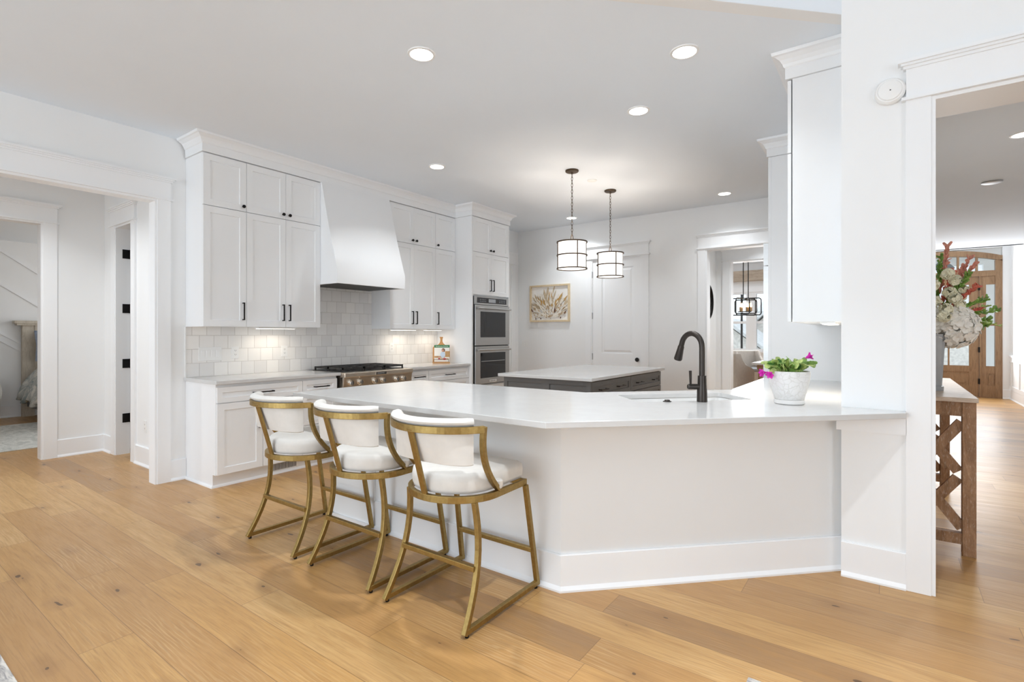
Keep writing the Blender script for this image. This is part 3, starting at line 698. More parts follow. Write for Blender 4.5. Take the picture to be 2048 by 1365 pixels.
# ---------------------------------------------------------------- kitchen: wall cabinets on the left wall
WD = 0.355
def wall_cabinet(F, origin, u0, u1, v0, vm, v1, depth, splits, label, knob_side, group=None, gap=0.0, handles=True, root=None):
    """stacked wall cabinet: short doors over tall doors; splits = door edges along u"""
    t = root or thing('wall_cabinet', label, 'cabinet', origin, 0, group)
    m = MB(t); m.fbox(F, u0 + .001, u1 - .001, v0, v1, 0.001, depth - 0.021 - gap); m.build('carcass', 'cabinet_paint', t)
    k = len(splits) - 1
    for i in range(k):
        a, b = splits[i] + 0.0016, splits[i + 1] - 0.0016
        side = knob_side if k == 1 else ('R' if i % 2 == 0 else 'L')
        hu = b - 0.032 if side == 'R' else a + 0.032
        m = MB(t); m.shaker(F, a, b, v0 + .002, vm - .003, depth - 0.020, depth); d = m.build('door', 'cabinet_paint', t)
        if handles: pull(F, t, d, hu, v0 + 0.145, 0.165, True, depth)
        m = MB(t); m.shaker(F, a, b, vm + .003, v1 - .006, depth - 0.020, depth); d = m.build('upper_door', 'cabinet_paint', t)
        if handles: knob(F, t, d, hu, vm + 0.045, depth)
    return t
G = 'white wall cabinets on the range wall'
wall_cabinet(FL, (W + .17, 2.286, 1.40), 2.095, 2.477, 1.40, 2.482, 2.950, WD, [2.095, 2.477], 'single-door white stacked wall cabinet at the open end, over the four-gang switch', 'R', G)
wall_cabinet(FL, (W + .17, 2.87, 1.40), 2.478, 3.262, 1.40, 2.482, 2.950, WD, [2.478, 2.872, 3.262], 'double-door white stacked wall cabinet directly left of the range hood', '', G)
wall_cabinet(FL, (W + .17, 4.607, 1.395), 4.216, 4.997, 1.395, 2.478, 2.950, WD, [4.216, 4.609, 4.997], 'double-door white stacked wall cabinet directly right of the range hood', '', G)
wall_cabinet(FL, (W + .17, 5.19, 1.395), 4.998, 5.384, 1.395, 2.478, 2.950, WD, [4.998, 5.384], 'single-door white stacked wall cabinet against the oven tower', 'L', G)
CROWN = [(-0.02, 2.952), (0.012, 2.952), (0.012, 3.022), (0.020, 3.028), (0.026, 3.045), (0.040, 3.068), (0.066, 3.086), (0.080, 3.090), (0.084, 3.109), (-0.02, 3.109)]
trim(MB().sweep([(W + .021, 2.095), (W + WD, 2.095), (W + WD, 5.387), (-4.59, 5.387), (-4.59, 6.243), (W + .021, 6.243)], CROWN, 1), 'cabinet_paint')
m = MB(); m.box(W + .001, W + WD - .02, 3.263, 4.215, 2.952, 3.10); trim(m, 'cabinet_paint')

# tiled backsplash
m = MB(); m.box(W, W + 0.012, 2.095, 5.384, CT, 1.40); m.box(W, W + 0.012, 3.263, 4.215, 1.40, 1.90); struct('wall_backsplash', m, 'zellige_tile')
m = MB(); m.box(W, W + 0.016, 2.086, 2.0945, CT, 1.40); trim(m, 'white_plastic')

# under-cabinet lights
def strip_light(loc, label, along_y=True, power=0.45, warm=(1, 0.88, 0.72), group='slim lights under the wall cabinets', L=0.40):
    t = thing('undercabinet_light', label, 'light fixture', loc, 0, group)
    m = MB(t); x, y, z = loc; m.box(x - .04, x + .04, y - L / 2, y + L / 2, z - 0.014, z - 0.0005); m.build('housing', 'white_plastic', t)
    m = MB(t); m.box(x - .03, x + .03, y - L / 2 + .01, y + L / 2 - .01, z - 0.017, z - 0.0141); m.build('lens', 'strip_lens', t)
    l = area_light('strip_lamp', (0, 0, -0.022), (0, 0, 0), 0.06, L - 0.04, power, warm, spread=150, parent=t)
    return t
strip_light((W + .17, 2.87, 1.40), 'slim under-cabinet light over the counter left of the range')
strip_light((W + .17, 4.60, 1.395), 'slim under-cabinet light just right of the range')
strip_light((W + .17, 5.13, 1.395), 'slim under-cabinet light over the recipe stand', L=0.30, power=0.32)

# ---------------------------------------------------------------- range hood
t = thing('range_hood', 'white sloped plaster-style range hood over the gas range', 'range hood', (W + .3, 3.72, 1.862))
prof = [(W + .001, 1.88), (W + .001, 2.951), (-4.872, 2.951)]
for k in range(9):
    q = k / 8; z = 2.951 + (2.012 - 2.951) * q; x = -4.872 + (-4.60 + 4.872) * q - 0.012 * math.sin(math.pi * q)
    if k: prof.append((x, z))
prof += [(-4.60, 1.862), (-4.63, 1.862), (-4.63, 1.88)]
m = MB(t); m.extr([(x, 3.263, z) for x, z in prof], (0, 0.925, 0)); m.build('hood_shell', 'trim_paint', t, True, angle=25)
m = MB(t); m.box(W + .02, -4.632, 3.29, 4.165, 1.866, 1.879); m.build('filter_panel', 'dark_panel', t)
for ya, yb in ((3.263, 3.29), (4.165, 4.188)): m = MB(t); m.box(W + .001, -4.631, ya, yb, 1.862, 1.88); m.build('hood_lip', 'trim_paint', t)

# ---------------------------------------------------------------- base cabinets and worktops on the left wall
BD = -4.64 - W
def drawer(F, t, u0, u1, v0, v1, depth, pulls, mat='cabinet_paint', fw=0.045, L=0.19, hm='black_metal'):
    m = MB(t); m.shaker(F, u0 + .0016, u1 - .0016, v0, v1, depth - .02, depth, fw)
    d = m.build('drawer', mat, t)
    for u in pulls: pull(F, t, d, u, (v0 + v1) / 2, L, False, depth, hm)
    return d
def base_door(F, t, u0, u1, v0, v1, depth, side, mat='cabinet_paint'):
    m = MB(t); m.shaker(F, u0 + .0016, u1 - .0016, v0, v1, depth - .02, depth); d = m.build('door', mat, t)
    pull(F, t, d, u1 - .035 if side == 'R' else u0 + .035, v1 - 0.17, 0.165, True, depth)
def base_body(F, t, u0, u1, depth, back=0.001, mat='cabinet_paint', toe=0.115, top=0.899):
    m = MB(t); m.fbox(F, u0, u1, toe, top, back, depth - .021); m.fbox(F, u0, u1, 0.0, toe, back, depth - .075); m.build('carcass', mat, t)
G = 'white base cabinets on the range wall'
t = thing('base_cabinet', 'white base cabinet with one wide drawer over two doors, left of the range', 'cabinet', (W + .3, 2.49, 0), 0, G)
base_body(FL, t, 2.095, 2.896, BD)
drawer(FL, t, 2.097, 2.896, 0.738, 0.872, BD, [2.50])
base_door(FL, t, 2.097, 2.498, 0.120, 0.732, BD, 'R'); base_door(FL, t, 2.499, 2.896, 0.120, 0.732, BD, 'L')
t = thing('base_cabinet', 'narrow white three-drawer base cabinet touching the left side of the range', 'cabinet', (W + .3, 3.10, 0), 0, G)
base_body(FL, t, 2.897, 3.292, BD)
for a, b in ((0.738, 0.872), (0.432, 0.732), (0.120, 0.426)): drawer(FL, t, 2.897, 3.29, a, b, BD, [3.10], L=0.165)
t = thing('base_cabinet', 'narrow white drawer base cabinet touching the right side of the range', 'cabinet', (W + .3, 4.45, 0), 0, G)
base_body(FL, t, 4.30, 4.616, BD)
for a, b in ((0.738, 0.872), (0.432, 0.732), (0.120, 0.426)): drawer(FL, t, 4.30, 4.616, a, b, BD, [4.458], L=0.165)
t = thing('base_cabinet', 'wide white drawer base cabinet between the range and the oven tower', 'cabinet', (W + .3, 5.0, 0), 0, G)
base_body(FL, t, 4.617, 5.384, BD)
for a, b in ((0.738, 0.872), (0.432, 0.732), (0.120, 0.426)): drawer(FL, t, 4.617, 5.384, a, b, BD, [5.0], L=0.165)
m = MB(); m.sweep([(W, 2.094), (-4.716, 2.094), (-4.716, 3.29)], [(0, 0), (0.016, 0), (0.014, 0.012), (0.003, 0.022), (0, 0.022)], 1); trim(m)
for y0, y1, lb in ((2.078, 3.316, 'white quartz worktop left of the range'), (4.276, 5.384, 'white quartz worktop between the range and the oven tower')):
    m = MB(); m.o = Vector((W + .3, (y0 + y1) / 2, 0.90)); m.box(W + .001, -4.612, y0, y1, 0.90, CT); o = m.build('worktop', 'quartz', None, bevel=0.003); tag(o, lb, 'countertop', 'white quartz worktops')
# register in the toe kick
t = thing('floor_register', 'white slotted air register in the toe kick under the wide drawer cabinet', 'vent', (-4.708, 2.74, 0.03))
m = MB(t); Fk = Fr((-4.714, 0), (0, 1), (1, 0)); m.fbox(Fk, 2.585, 2.90, 0.024, 0.108, 0, 0.005); m.build('register_plate', 'white_plastic', t)
m = MB(t)
for k in range(20): m.fbox(Fk, 2.612 + k * .0132, 2.619 + k * .0132, 0.036, 0.098, 0.004, 0.0062)
m.build('slots', 'dark_slot', t)

# ---------------------------------------------------------------- gas range
t = thing('gas_range', 'stainless six-burner gas range with black grates between the base cabinets', 'range', (W + .35, 3.795, 0))
m = MB(t); m.box(W + .04, -4.60, 3.322, 4.268, 0.10, 0.905); m.box(W + .03, -4.62, 3.322, 4.268, 0.905, 0.926); m.box(W + .06, -4.70, 3.34, 4.25, 0.0, 0.10); m.build('range_body', 'warm_stainless', t)
m = MB(t); m.hexa([(-4.60, 3.322, 0.74), (-4.585, 3.322, 0.74), (-4.585, 4.268, 0.74), (-4.60, 4.268, 0.74), (-4.62, 3.322, 0.876), (-4.565, 3.322, 0.876), (-4.565, 4.268, 0.876), (-4.62, 4.268, 0.876)]); pn = m.build('control_panel', 'warm_stainless', t)
m = MB(t); m.box(-4.63, -4.548, 3.318, 4.272, 0.876, 0.926); m.build('bullnose', 'warm_stainless', t, bevel=0.006)
m = MB(t); Fq = Fr((-4.548, 0), (0, 1), (1, 0)); m.fbox(Fq, 3.715, 3.865, 0.886, 0.914, 0, 0.004); bdg = m.build('badge', 'chrome', t)
text('badge_lettering', 'KitchenAid', 0.018, 'galvanised', bdg, face_matrix(Fq, 3.79, 0.9, 0.0042, t.location), 0.0004, sx=1.1)
for y in (3.405, 3.525, 3.72, 3.835, 4.03, 4.135):
    m = MB(t); M = Matrix(((0, 0, 1), (1, 0, 0), (0, 1, 0))); m.lathe([(0.030, -0.01), (0.031, 0.006), (0.027, 0.010), (0.024, 0.034), (0.021, 0.040), (0.005, 0.041)], (-4.58, y, 0.818), 22, M=M)
    m.box(-4.556, -4.537, y - .005, y + .005, 0.792, 0.846); m.build('knob', 'chrome', pn, True)
m = MB(t); m.box(-4.60, -4.56, 3.335, 4.255, 0.14, 0.725); m.build('oven_door', 'warm_stainless', t, bevel=0.004)
m = MB(t); m.box(-4.5605, -4.557, 3.50, 4.09, 0.30, 0.58); m.build('oven_window', 'dark_glass', t)
m = MB(t); m.tube([(-4.51, 3.38, 0.67), (-4.51, 4.21, 0.67)], 0.012); m.box(-4.565, -4.505, 3.40, 3.415, 0.66, 0.68); m.box(-4.565, -4.505, 4.175, 4.19, 0.66, 0.68); m.build('oven_handle', 'chrome', t)
m = MB(t); m.box(W + .07, -4.67, 3.36, 4.23, 0.9262, 0.931); m.build('cooktop_tray', 'dark_panel', t)
for i, y in enumerate((3.51, 3.795, 4.08)):
    for x in (-5.05, -4.80):
        m = MB(t); m.lathe([(0.055, 0.930), (0.055, 0.938), (0.038, 0.940), (0.038, 0.948), (0.010, 0.950)], (x, y, 0), 20); m.build('burner', 'iron', t, True)
    for x0, x1 in ((W + .08, -4.925), (-4.915, -4.665)):
        m = MB(t); a, b = y - 0.138, y + 0.138; z0, z1 = 0.953, 0.972
        m.box(x0, x1, a, a + .014, z0, z1); m.box(x0, x1, b - .014, b, z0, z1); m.box(x0, x0 + .014, a, b, z0, z1); m.box(x1 - .014, x1, a, b, z0, z1)
        m.box(x0, x1, y - .006, y + .006, z0, z1); xm = (x0 + x1) / 2; m.box(xm - .006, xm + .006, a, b, z0, z1)
        for px in (x0, x1 - .014):
            for py in (a, b - .014): m.box(px, px + .014, py, py + .014, 0.9265, z0)
        m.build('grate', 'iron', t)

# ---------------------------------------------------------------- oven tower and double oven
TD = -4.59 - W
t = thing('oven_tower', 'tall white cabinet tower holding the double oven, beside the back corner', 'cabinet', (W + .3, 5.815, 0))
m = MB(t)
m.fbox(FL, 5.386, 5.412, 0, 2.950, 0.001, TD - .001); m.fbox(FL, 6.226, 6.244, 0, 2.950, 0.001, TD - .001)
m.fbox(FL, 5.412, 6.226, 1.862, 2.950, 0.001, TD - .021); m.fbox(FL, 5.412, 6.226, 0.115, 0.625, 0.001, TD - .021); m.fbox(FL, 5.412, 6.226, 0, 0.115, 0.001, TD - .08); m.fbox(FL, 5.412, 6.226, 0.625, 1.862, 0.001, 0.02)
m.build('carcass', 'cabinet_paint', t)
for (a, b, hs) in ((5.414, 5.814, 'R'), (5.816, 6.226, 'L')):
    hu = b - .032 if hs == 'R' else a + .032
    m = MB(t); m.shaker(FL, a, b, 2.470, 2.945, TD - .02, TD); d = m.build('upper_door', 'cabinet_paint', t); knob(FL, t, d, hu, 2.515, TD)
    m = MB(t); m.shaker(FL, a, b, 1.880, 2.464, TD - .02, TD); d = m.build('door', 'cabinet_paint', t); pull(FL, t, d, hu, 2.02, 0.165, True, TD)
drawer(FL, t, 5.414, 6.226, 0.125, 0.615, TD, [5.82])
t = thing('double_oven', 'stainless built-in double wall oven with dark glass doors', 'oven', (W + .3, 5.82, 0.63))
Fo = Fr((-4.59, 0), (0, 1), (1, 0))
m = MB(t); m.fbox(Fo, 5.428, 6.214, 0.632, 1.858, -0.55, -0.01); m.build('oven_case', 'dark_panel', t)
m = MB(t); m.fbox(Fo, 5.432, 6.222, 1.742, 1.856, -0.01, 0.006); cp = m.build('control_panel', 'stainless', t, bevel=0.002)
m = MB(t); m.fbox(Fo, 5.49, 6.165, 1.765, 1.84, 0.005, 0.008); cd = m.build('control_glass', 'dark_glass', cp)
m = MB(t); m.fbox(Fo, 5.745, 5.905, 1.778, 1.828, 0.0078, 0.0092); m.build('display', 'galvanised', cd)
m = MB(t)
for k in range(4):
    for r in range(2):
        for s_ in (5.55, 5.99): m.fbox(Fo, s_ + k * .038, s_ + .02 + k * .038, 1.786 + r * .024, 1.792 + r * .024, 0.0078, 0.0088)
m.build('touch_marks', 'galvanised', cd)
for nm, v0, v1, g0, g1, hz in (('upper_oven_door', 1.172, 1.735, 1.285, 1.645, 1.690), ('lower_oven_door', 0.634, 1.160, 0.715, 1.070, 1.110)):
    m = MB(t); m.fbox(Fo, 5.436, 6.222, v0, v1, -0.01, 0.022); dr = m.build(nm, 'stainless', t, bevel=0.004)
    m = MB(t); m.fbox(Fo, 5.545, 6.120, g0, g1, 0.0215, 0.024); m.build('door_window', 'dark_glass', dr)
    m = MB(t); m.tube([Fo.p(5.46, hz, 0.062), Fo.p(6.20, hz, 0.062)], 0.013, 12)
    for u in (5.49, 6.17): m.fbox(Fo, u - .010, u + .010, hz - .010, hz + .010, 0.02, 0.06)
    m.build('handle', 'stainless', dr, True)
    if g0 < 1:
        m = MB(t); m.fbox(Fo, 5.745, 5.905, 0.650, 0.684, 0.0215, 0.0245); bb = m.build('badge', 'chrome', dr)
        text('badge_lettering', 'KitchenAid', 0.023, 'dark_slot', bb, face_matrix(Fo, 5.825, 0.667, 0.0248, t.location), 0.0004, sx=1.1)
        m = MB(t); m.tube([Fo.p(5.56, 0.95, 0.0245), Fo.p(6.10, 0.95, 0.0245)], 0.004, 6); m.build('rack_bar', 'galvanised', dr)

# ---------------------------------------------------------------- peninsula worktop with the sink cut-out
out = [(-3.32, 2.0), (-1.262, 2.0), (0.076, 3.32), (0.076, 3.3995), (XR - .001, 3.3995), (XR - .001, 5.212), (-0.925, 5.212), (-0.925, 3.97), (-1.69, 3.19), (-3.32, 3.19)]
SX, SY, S45 = -1.065, 3.325, math.sqrt(.5)
def sink_pt(a, b): return (SX + a * S45 - b * S45, SY + a * S45 + b * S45)
hole = []
for cx_, cy_, a0 in ((.343, .158, 0), (-.343, .158, 90), (-.343, -.158, 180), (.343, -.158, 270)):
    for k in range(5):
        a = math.radians(a0 + k * 22.5); hole.append(sink_pt(cx_ + .03 * math.cos(a), cy_ + .03 * math.sin(a)))
m = MB(); m.o = Vector((-1.3, 3.0, 0.90)); bm = m.bm
ed = []
for lp in (out, hole):
    vs = [m.v((x, y, CT)) for x, y in lp]
    ed += [bm.edges.new((vs[i], vs[(i + 1) % len(vs)])) for i in range(len(vs))]
bmesh.ops.triangle_fill(bm, use_beauty=True, edges=ed)
r = bmesh.ops.extrude_face_region(bm, geom=list(bm.faces))
for e in r['geom']:
    if isinstance(e, bmesh.types.BMVert): e.co.z -= 0.0298
o = m.build('peninsula_worktop', 'quartz', None, bevel=0.003); tag(o, 'large white quartz peninsula worktop angled around the sink', 'countertop', 'white quartz worktops')

t = thing('kitchen_sink', 'white undermount sink set diagonally in the peninsula worktop', 'sink', (SX, SY, 0.66), math.radians(45))
m = MB(); hw, hd, z0, z1 = .372, .187, -0.0, 0.2375
def rr(hx, hy, z, r=.04):
    pts = []
    for cx_, cy_, a0 in ((hx - r, hy - r, 0), (-hx + r, hy - r, 90), (-hx + r, -hy + r, 180), (hx - r, -hy + r, 270)):
        for k in range(5):
            a = math.radians(a0 + k * 22.5); pts.append((cx_ + r * math.cos(a), cy_ + r * math.sin(a), z))
    return pts
m.loops([rr(hw + .02, hd + .02, z1), rr(hw + .02, hd + .02, z0), rr(hw - .02, hd - .02, z0 + .001)][:2] , True, False, True)
m.loops([rr(hw + .02, hd + .02, z1), rr(hw + .004, hd + .004, z1), rr(hw - .004, hd - .004, z0 + .06), rr(hw - .05, hd - .05, z0 + .02), rr(.03, .03, z0 + .014, .02)], True, False, True)
bmesh.ops.remove_doubles(m.bm, verts=m.bm.verts, dist=1e-5)
m.build('basin', 'porcelain', t, True)
m = MB(); m.lathe([(0.045, 0.0145), (0.045, 0.018), (0.03, 0.0175), (0.005, 0.015)], (0, 0, 0), 20); m.build('drain', 'chrome', t, True)

# faucet
t = thing('faucet', 'dark bronze gooseneck pull-down faucet standing in front of the sink', 'faucet', (-0.896, 3.159, CT))
m = MB(); m.lathe([(0.030, 0), (0.0305, 0.004), (0.029, 0.06), (0.0255, 0.105), (0.0245, 0.150), (0.0245, 0.155), (0.019, 0.1555)], (0, 0, 0), 28); m.build('body', 'bronze', t, True)
D = Vector((-0.155, 0.080, 0)); Dn = D.normalized()
neck = [Vector((0, 0, 0.15)), Vector((0, 0, 0.32))]
Rn = 0.082
for k in range(1, 15):
    a = math.pi * k / 14 * 0.93; neck.append(Vector((0, 0, 0.325)) + Dn * (Rn - Rn * math.cos(a)) + Vector((0, 0, Rn * math.sin(a))))
e = neck[-1]; tdir = (neck[-1] - neck[-2]).normalized()
m = MB(); m.tube(neck + [e + tdir * 0.02], 0.0165, 16); m.build('neck', 'bronze', t, True)
m = MB(); m.tube([e + tdir * 0.012, e + tdir * 0.02, e + tdir * 0.035, e + tdir * 0.10, e + tdir * 0.108], [0.017, 0.0195, 0.020, 0.0255, 0.022], 20); sp = m.build('spray_head', 'bronze', t, True)
Lr = Vector((-math.cos(YAW), -math.sin(YAW), 0))
m = MB(); m.tube([Vector((0, 0, 0.090)) + Lr * 0.015, Vector((0, 0, 0.090)) + Lr * 0.080, Vector((0, 0, 0.090)) + Lr * 0.086], [0.0165, 0.0165, 0.012], 18); hb = m.build('handle_hub', 'bronze', t, True)
m = MB(); m.tube([Vector((0, 0, 0.10)) + Lr * 0.068, Vector((0, 0, 0.14)) + Lr * 0.069, Vector((0, 0, 0.185)) + Lr * 0.070], [0.006, 0.0075, 0.0085], 10); m.build('lever', 'bronze', hb, True)
m = MB(); m.o = Vector((-1.065, 3.04, CT)); m.lathe([(0.025, CT), (0.025, CT + .003), (0.016, CT + .005), (0.015, CT + .011), (0.004, CT + .012)], (-1.065, 3.04, 0), 22); o = m.build('disposal_button', 'bronze', None, True); tag(o, 'small round dark push button in the worktop left of the faucet', 'button')

# ---------------------------------------------------------------- island
t = thing('kitchen_island', 'charcoal gray kitchen island base with drawers, under the pendants', 'island', (-2.70, 5.15, 0))
Fi = Fr((-2.2, 0), (0, 1), (1, 0)); Fn = Fr((0, 4.25), (1, 0), (0, -1))
m = MB(t); m.box(-3.19, -2.221, 4.272, 6.06, 0.10, 0.899); m.box(-3.14, -2.28, 4.32, 6.02, 0, 0.10); m.build('carcass', 'gray_paint', t)
for a, b in ((-3.192, -2.69), (-2.69, -2.20)):
    m = MB(t); m.shaker(Fn, a, b, 0.10, 0.897, -0.021, 0.0, 0.045, 0.012); m.build('end_panel', 'gray_paint', t)
for a, b, pl in ((4.275, 5.163, (4.495, 4.895)), (5.166, 6.058, (5.385, 5.85))):
    drawer(Fi, t, a, b, 0.728, 0.886, 0.0, pl, 'gray_paint', L=0.155, hm='bronze'); drawer(Fi, t, a, b, 0.42, 0.722, 0.0, pl, 'gray_paint', L=0.155, hm='bronze'); drawer(Fi, t, a, b, 0.11, 0.414, 0.0, pl, 'gray_paint', L=0.155, hm='bronze')
m = MB(); m.o = Vector((-2.7, 5.16, 0.90)); m.box(-3.235, -2.165, 4.205, 6.10, 0.90, CT); o = m.build('island_worktop', 'quartz', None, bevel=0.003); tag(o, 'white quartz worktop on the charcoal island', 'countertop', 'white quartz worktops')

# ---------------------------------------------------------------- right side: wall cabinets, fridge and its surround
FR = Fr((XR, 0), (0, -1), (-1, 0))     # right wall, u = -y
t = thing('wall_cabinet', 'white wall cabinet seen end-on above the potted cactus', 'cabinet', (-0.36, 4.45, 1.41))
wall_cabinet(FR, None, -5.20, -3.695, 1.41, 2.482, 2.950, 0.307, [-5.20, -4.82, -4.445, -4.07, -3.697], '', '', None, 0.006, True, t)
trim(MB().sweep([(XR - .001, 3.695), (XR - .307, 3.695), (XR - .307, 5.205)], CROWN, -1), 'cabinet_paint')
strip_light((-0.30, 3.93, 1.41), 'slim light under the wall cabinet above the cactus', power=1.6, L=0.44)
t = thing('fridge_surround', 'tall white panelled cabinet boxing in the refrigerator', 'cabinet', (-0.55, 5.73, 0))
m = MB(t); m.box(-0.885, XR - .001, 5.214, 5.236, 0, 2.950); m.box(-0.885, XR - .001, 6.214, 6.236, 0, 2.950); m.box(-0.865, XR - .001, 5.236, 6.214, 2.20, 2.950); m.build('carcass', 'cabinet_paint', t)
m = MB(t); m.box(-0.887, -0.862, 5.2115, 5.240, 0, 2.950); m.build('stile', 'cabinet_paint', t)
for a, b in ((-6.212, -5.726), (-5.724, -5.238)):
    m = MB(t); m.shaker(FR, a, b, 2.205, 2.945, 0.656, 0.676); d = m.build('door', 'cabinet_paint', t); knob(FR, t, d, b - .03 if a < -6 else a + .03, 2.25, 0.676)
trim(MB().sweep([(XR - .001, 5.213), (-0.886, 5.213), (-0.886, 6.237), (XR - .001, 6.237)], CROWN, -1), 'cabinet_paint')
t = thing('refrigerator', 'stainless built-in refrigerator seen edge-on beyond the worktop', 'refrigerator', (-0.55, 5.72, 0))
m = MB(t); m.box(-0.868, -0.25, 5.238, 6.212, 0.02, 2.17); m.build('case', 'dark_panel', t)
m = MB(t); m.box(-0.932, -0.880, 5.238, 6.212, 1.966, 2.17); m.build('grille_panel', 'stainless', t)
m = MB(t); m.box(-0.932, -0.880, 5.238, 5.722, 0.10, 1.958); d = m.build('fridge_door', 'stainless', t)
m = MB(t); m.box(-0.932, -0.880, 5.726, 6.212, 0.10, 1.958); d2_ = m.build('freezer_door', 'stainless', t)
for dd, y in ((d, 5.68), (d2_, 5.77)):
    m = MB(t); m.tube([(-0.985, y, 0.75), (-0.985, y, 1.75)], 0.012, 10); m.box(-0.985, -0.93, y - .01, y + .01, 0.80, 0.82); m.box(-0.985, -0.93, y - .01, y + .01, 1.68, 1.70); m.build('handle', 'stainless', dd)
t = thing('base_cabinet', 'white base cabinet under the worktop beside the refrigerator', 'cabinet', (-0.55, 4.62, 0))
FQ = Fr((XR - .001, 0), (0, -1), (-1, 0)); base_body(FQ, t, -5.21, -4.05, 0.69)
for a, b, s_ in ((-5.21, -4.63, 'R'), (-4.63, -4.05, 'L')): base_door(FQ, t, a, b, 0.12, 0.732, 0.69, s_)
drawer(FQ, t, -5.21, -4.05, 0.738, 0.872, 0.69, [-4.63])
t = thing('peninsula_cabinet', 'white base cabinets on the kitchen side of the peninsula', 'cabinet', (-2.5, 2.8, 0))
Fp = Fr((0, 2.445), (-1, 0), (0, 1)); base_body(Fp, t, 1.75, 3.30, 0.71)
for a in (1.75, 2.137, 2.525, 2.912): base_door(Fp, t, a, a + .387, 0.12, 0.88, 0.71, 'L')

# ---------------------------------------------------------------- counter stools
def make_stool(label):
    t = thing('counter_stool', label, 'stool', (0, 0, 0), 0, 'brass counter stools at the peninsula')
    def rod(name, path, side, parent=t, w=0.024, h=0.024):
        m = MB(); m.bar(path, w, h, side); return m.build(name, 'brass', parent, bevel=0.0025)
    ZS = 0.585     # top of the seat frame
    hw = 0.252
    def dshape(hwid, front, mid, back, n=18):
        pts = [(hwid, front)]
        for k in range(n + 1):
            a = -math.pi * k / n
            pts.append((hwid * math.cos(a), mid + (mid - back) * math.sin(a)))
        pts.append((-hwid, front)); return pts
    ring = dshape(hw - .012, 0.198, -0.06, -0.278)
    m = MB(); m.bar([(x, y, ZS - .016) for x, y in ring], 0.024, 0.032, (0, 0, 1), True); m.build('seat_frame', 'brass', t, bevel=0.002)
    for s in (-1, 1):
        # front leg, floor runner, curved back leg of each sled side
        rod('leg', [(s * .245, 0.195, ZS - .03), (s * .262, 0.278, 0.026)], (1, 0, 0))
        rod('floor_runner', [(s * .262, 0.290, 0.026), (s * .262, -0.29, 0.026)], (0, 0, 1))
        leg = []
        for k in range(11):
            q = k / 10; z = (ZS - .03) * (1 - q) + 0.014 * q
            leg.append((s * (.215 + .047 * q), -0.175 + 0.025 * math.sin(math.pi * q) * 1.0 - 0.125 * q ** 2.0, z))
        rod('leg', leg, (1, 0, 0))
        for y in (0.265, -0.283):
            m = MB(); m.lathe([(0.009, 0), (0.010, 0.006), (0.009, 0.015)], (s * .262, y, 0), 10); m.build('glide', 'black_metal', t, True)
    rod('stretcher', [(-.252, 0.247, 0.205), (.252, 0.247, 0.205)], (0, 0, 1))
    rod('stretcher', [(-.237, -0.198, 0.262), (.237, -0.198, 0.262)], (0, 0, 1))
    # back rail: shallow arc, higher than the seat and set back from it
    R, cy = 0.333, -0.036
    def arc(r, a0, a1, n, z):
        return [(r * math.sin(math.radians(a0 + (a1 - a0) * k / n)), cy - r * math.cos(math.radians(a0 + (a1 - a0) * k / n)), z) for k in range(n + 1)]
    ZR = 0.905
    rail = arc(R, -61, 61, 20, ZR)
    m = MB(); m.bar(rail, 0.020, 0.032, (0, 0, 1)); m.build('back_rail', 'brass', t, bevel=0.002)
    x1, y1, _ = rail[-1]
    for s in (-1, 1):
        pth = []
        for k in range(13):
            q = k / 12
            pth.append((s * (x1 - .004 - (x1 - .004 - hw + .010) * q), y1 + 0.002 + 0.168 * q ** 2.3, ZR + .012 + (ZS - .011 - ZR) * q))
        m = MB(); m.bar(pth, 0.022, 0.026, (1, 0, 0)); m.build('arm', 'brass', t, bevel=0.002)
        px, py, pz = pth[-1]
        m = MB(); m.lathe([(0.016, -0.022), (0.022, -0.012), (0.022, 0.014), (0.015, 0.020)], (px, py, ZS + .030), 10); m.build('tie', 'upholstery', t, True)
    rod('back_post', [(0, -0.278, ZS - .01), (0, -0.374, ZR)], (0, 1, 0), w=0.032, h=0.014)
    # seat cushion
    out = dshape(hw - .022, 0.190, -0.06, -0.268, 26)
    prof = [(0.90, 0.000), (0.975, 0.004), (1.0, 0.022), (1.005, 0.055), (0.985, 0.082), (0.92, 0.094), (0.6, 0.101), (0.2, 0.104)]
    m = MB(); m.loops([[(x * k, (y + .03) * k - .03, ZS + .002 + z) for x, y in out] for k, z in prof], True)
    m.build('seat_cushion', 'upholstery', t, True, angle=60)
    # upholstered back: curved pad inside the rail with a rolled top edge
    m = MB(); rings = []
    A = 53; n = 22
    for k in range(n + 1):
        a = math.radians(-A + 2 * A * k / n); e = 1.0 if 0 < k < n else 0.72
        sec = []
        # cross-section (radial offset from rail, height), a thick pad with a bulging top roll
        for ro, z in ((-0.016, 0.742), (-0.014, 0.80), (-0.012, 0.885), (-0.010, 0.922), (0.004, 0.929), (0.008, 0.940), (0.000, 0.951), (-0.020, 0.957), (-0.040, 0.952), (-0.052, 0.938), (-0.054, 0.90), (-0.054, 0.82), (-0.050, 0.748), (-0.032, 0.736)):
            zz = 0.85 + (z - 0.85) * (1 if e == 1 else 0.97); rc = -0.030 + (ro + 0.030) * e
            sec.append(((R + rc) * math.sin(a), cy - (R + rc) * math.cos(a) + max(0, .893 - z) * .33 * math.cos(a * 1.5) ** 2, zz))
        rings.append(sec)
    m.loops(rings, True); m.build('backrest', 'upholstery', t, True, angle=50)
    return t
st0 = make_stool('brass and cream counter stool nearest the base cabinets, first of three')
st0.location = (-3.105, 2.01, 0)
for (x, y, lb) in ((-2.42, 2.015, 'brass and cream counter stool in the middle of the three'), (-1.758, 2.005, 'brass and cream counter stool nearest the peninsula corner, last of three')):
    c = copy_tree(st0); c.location = (x, y, 0); c['label'] = lb

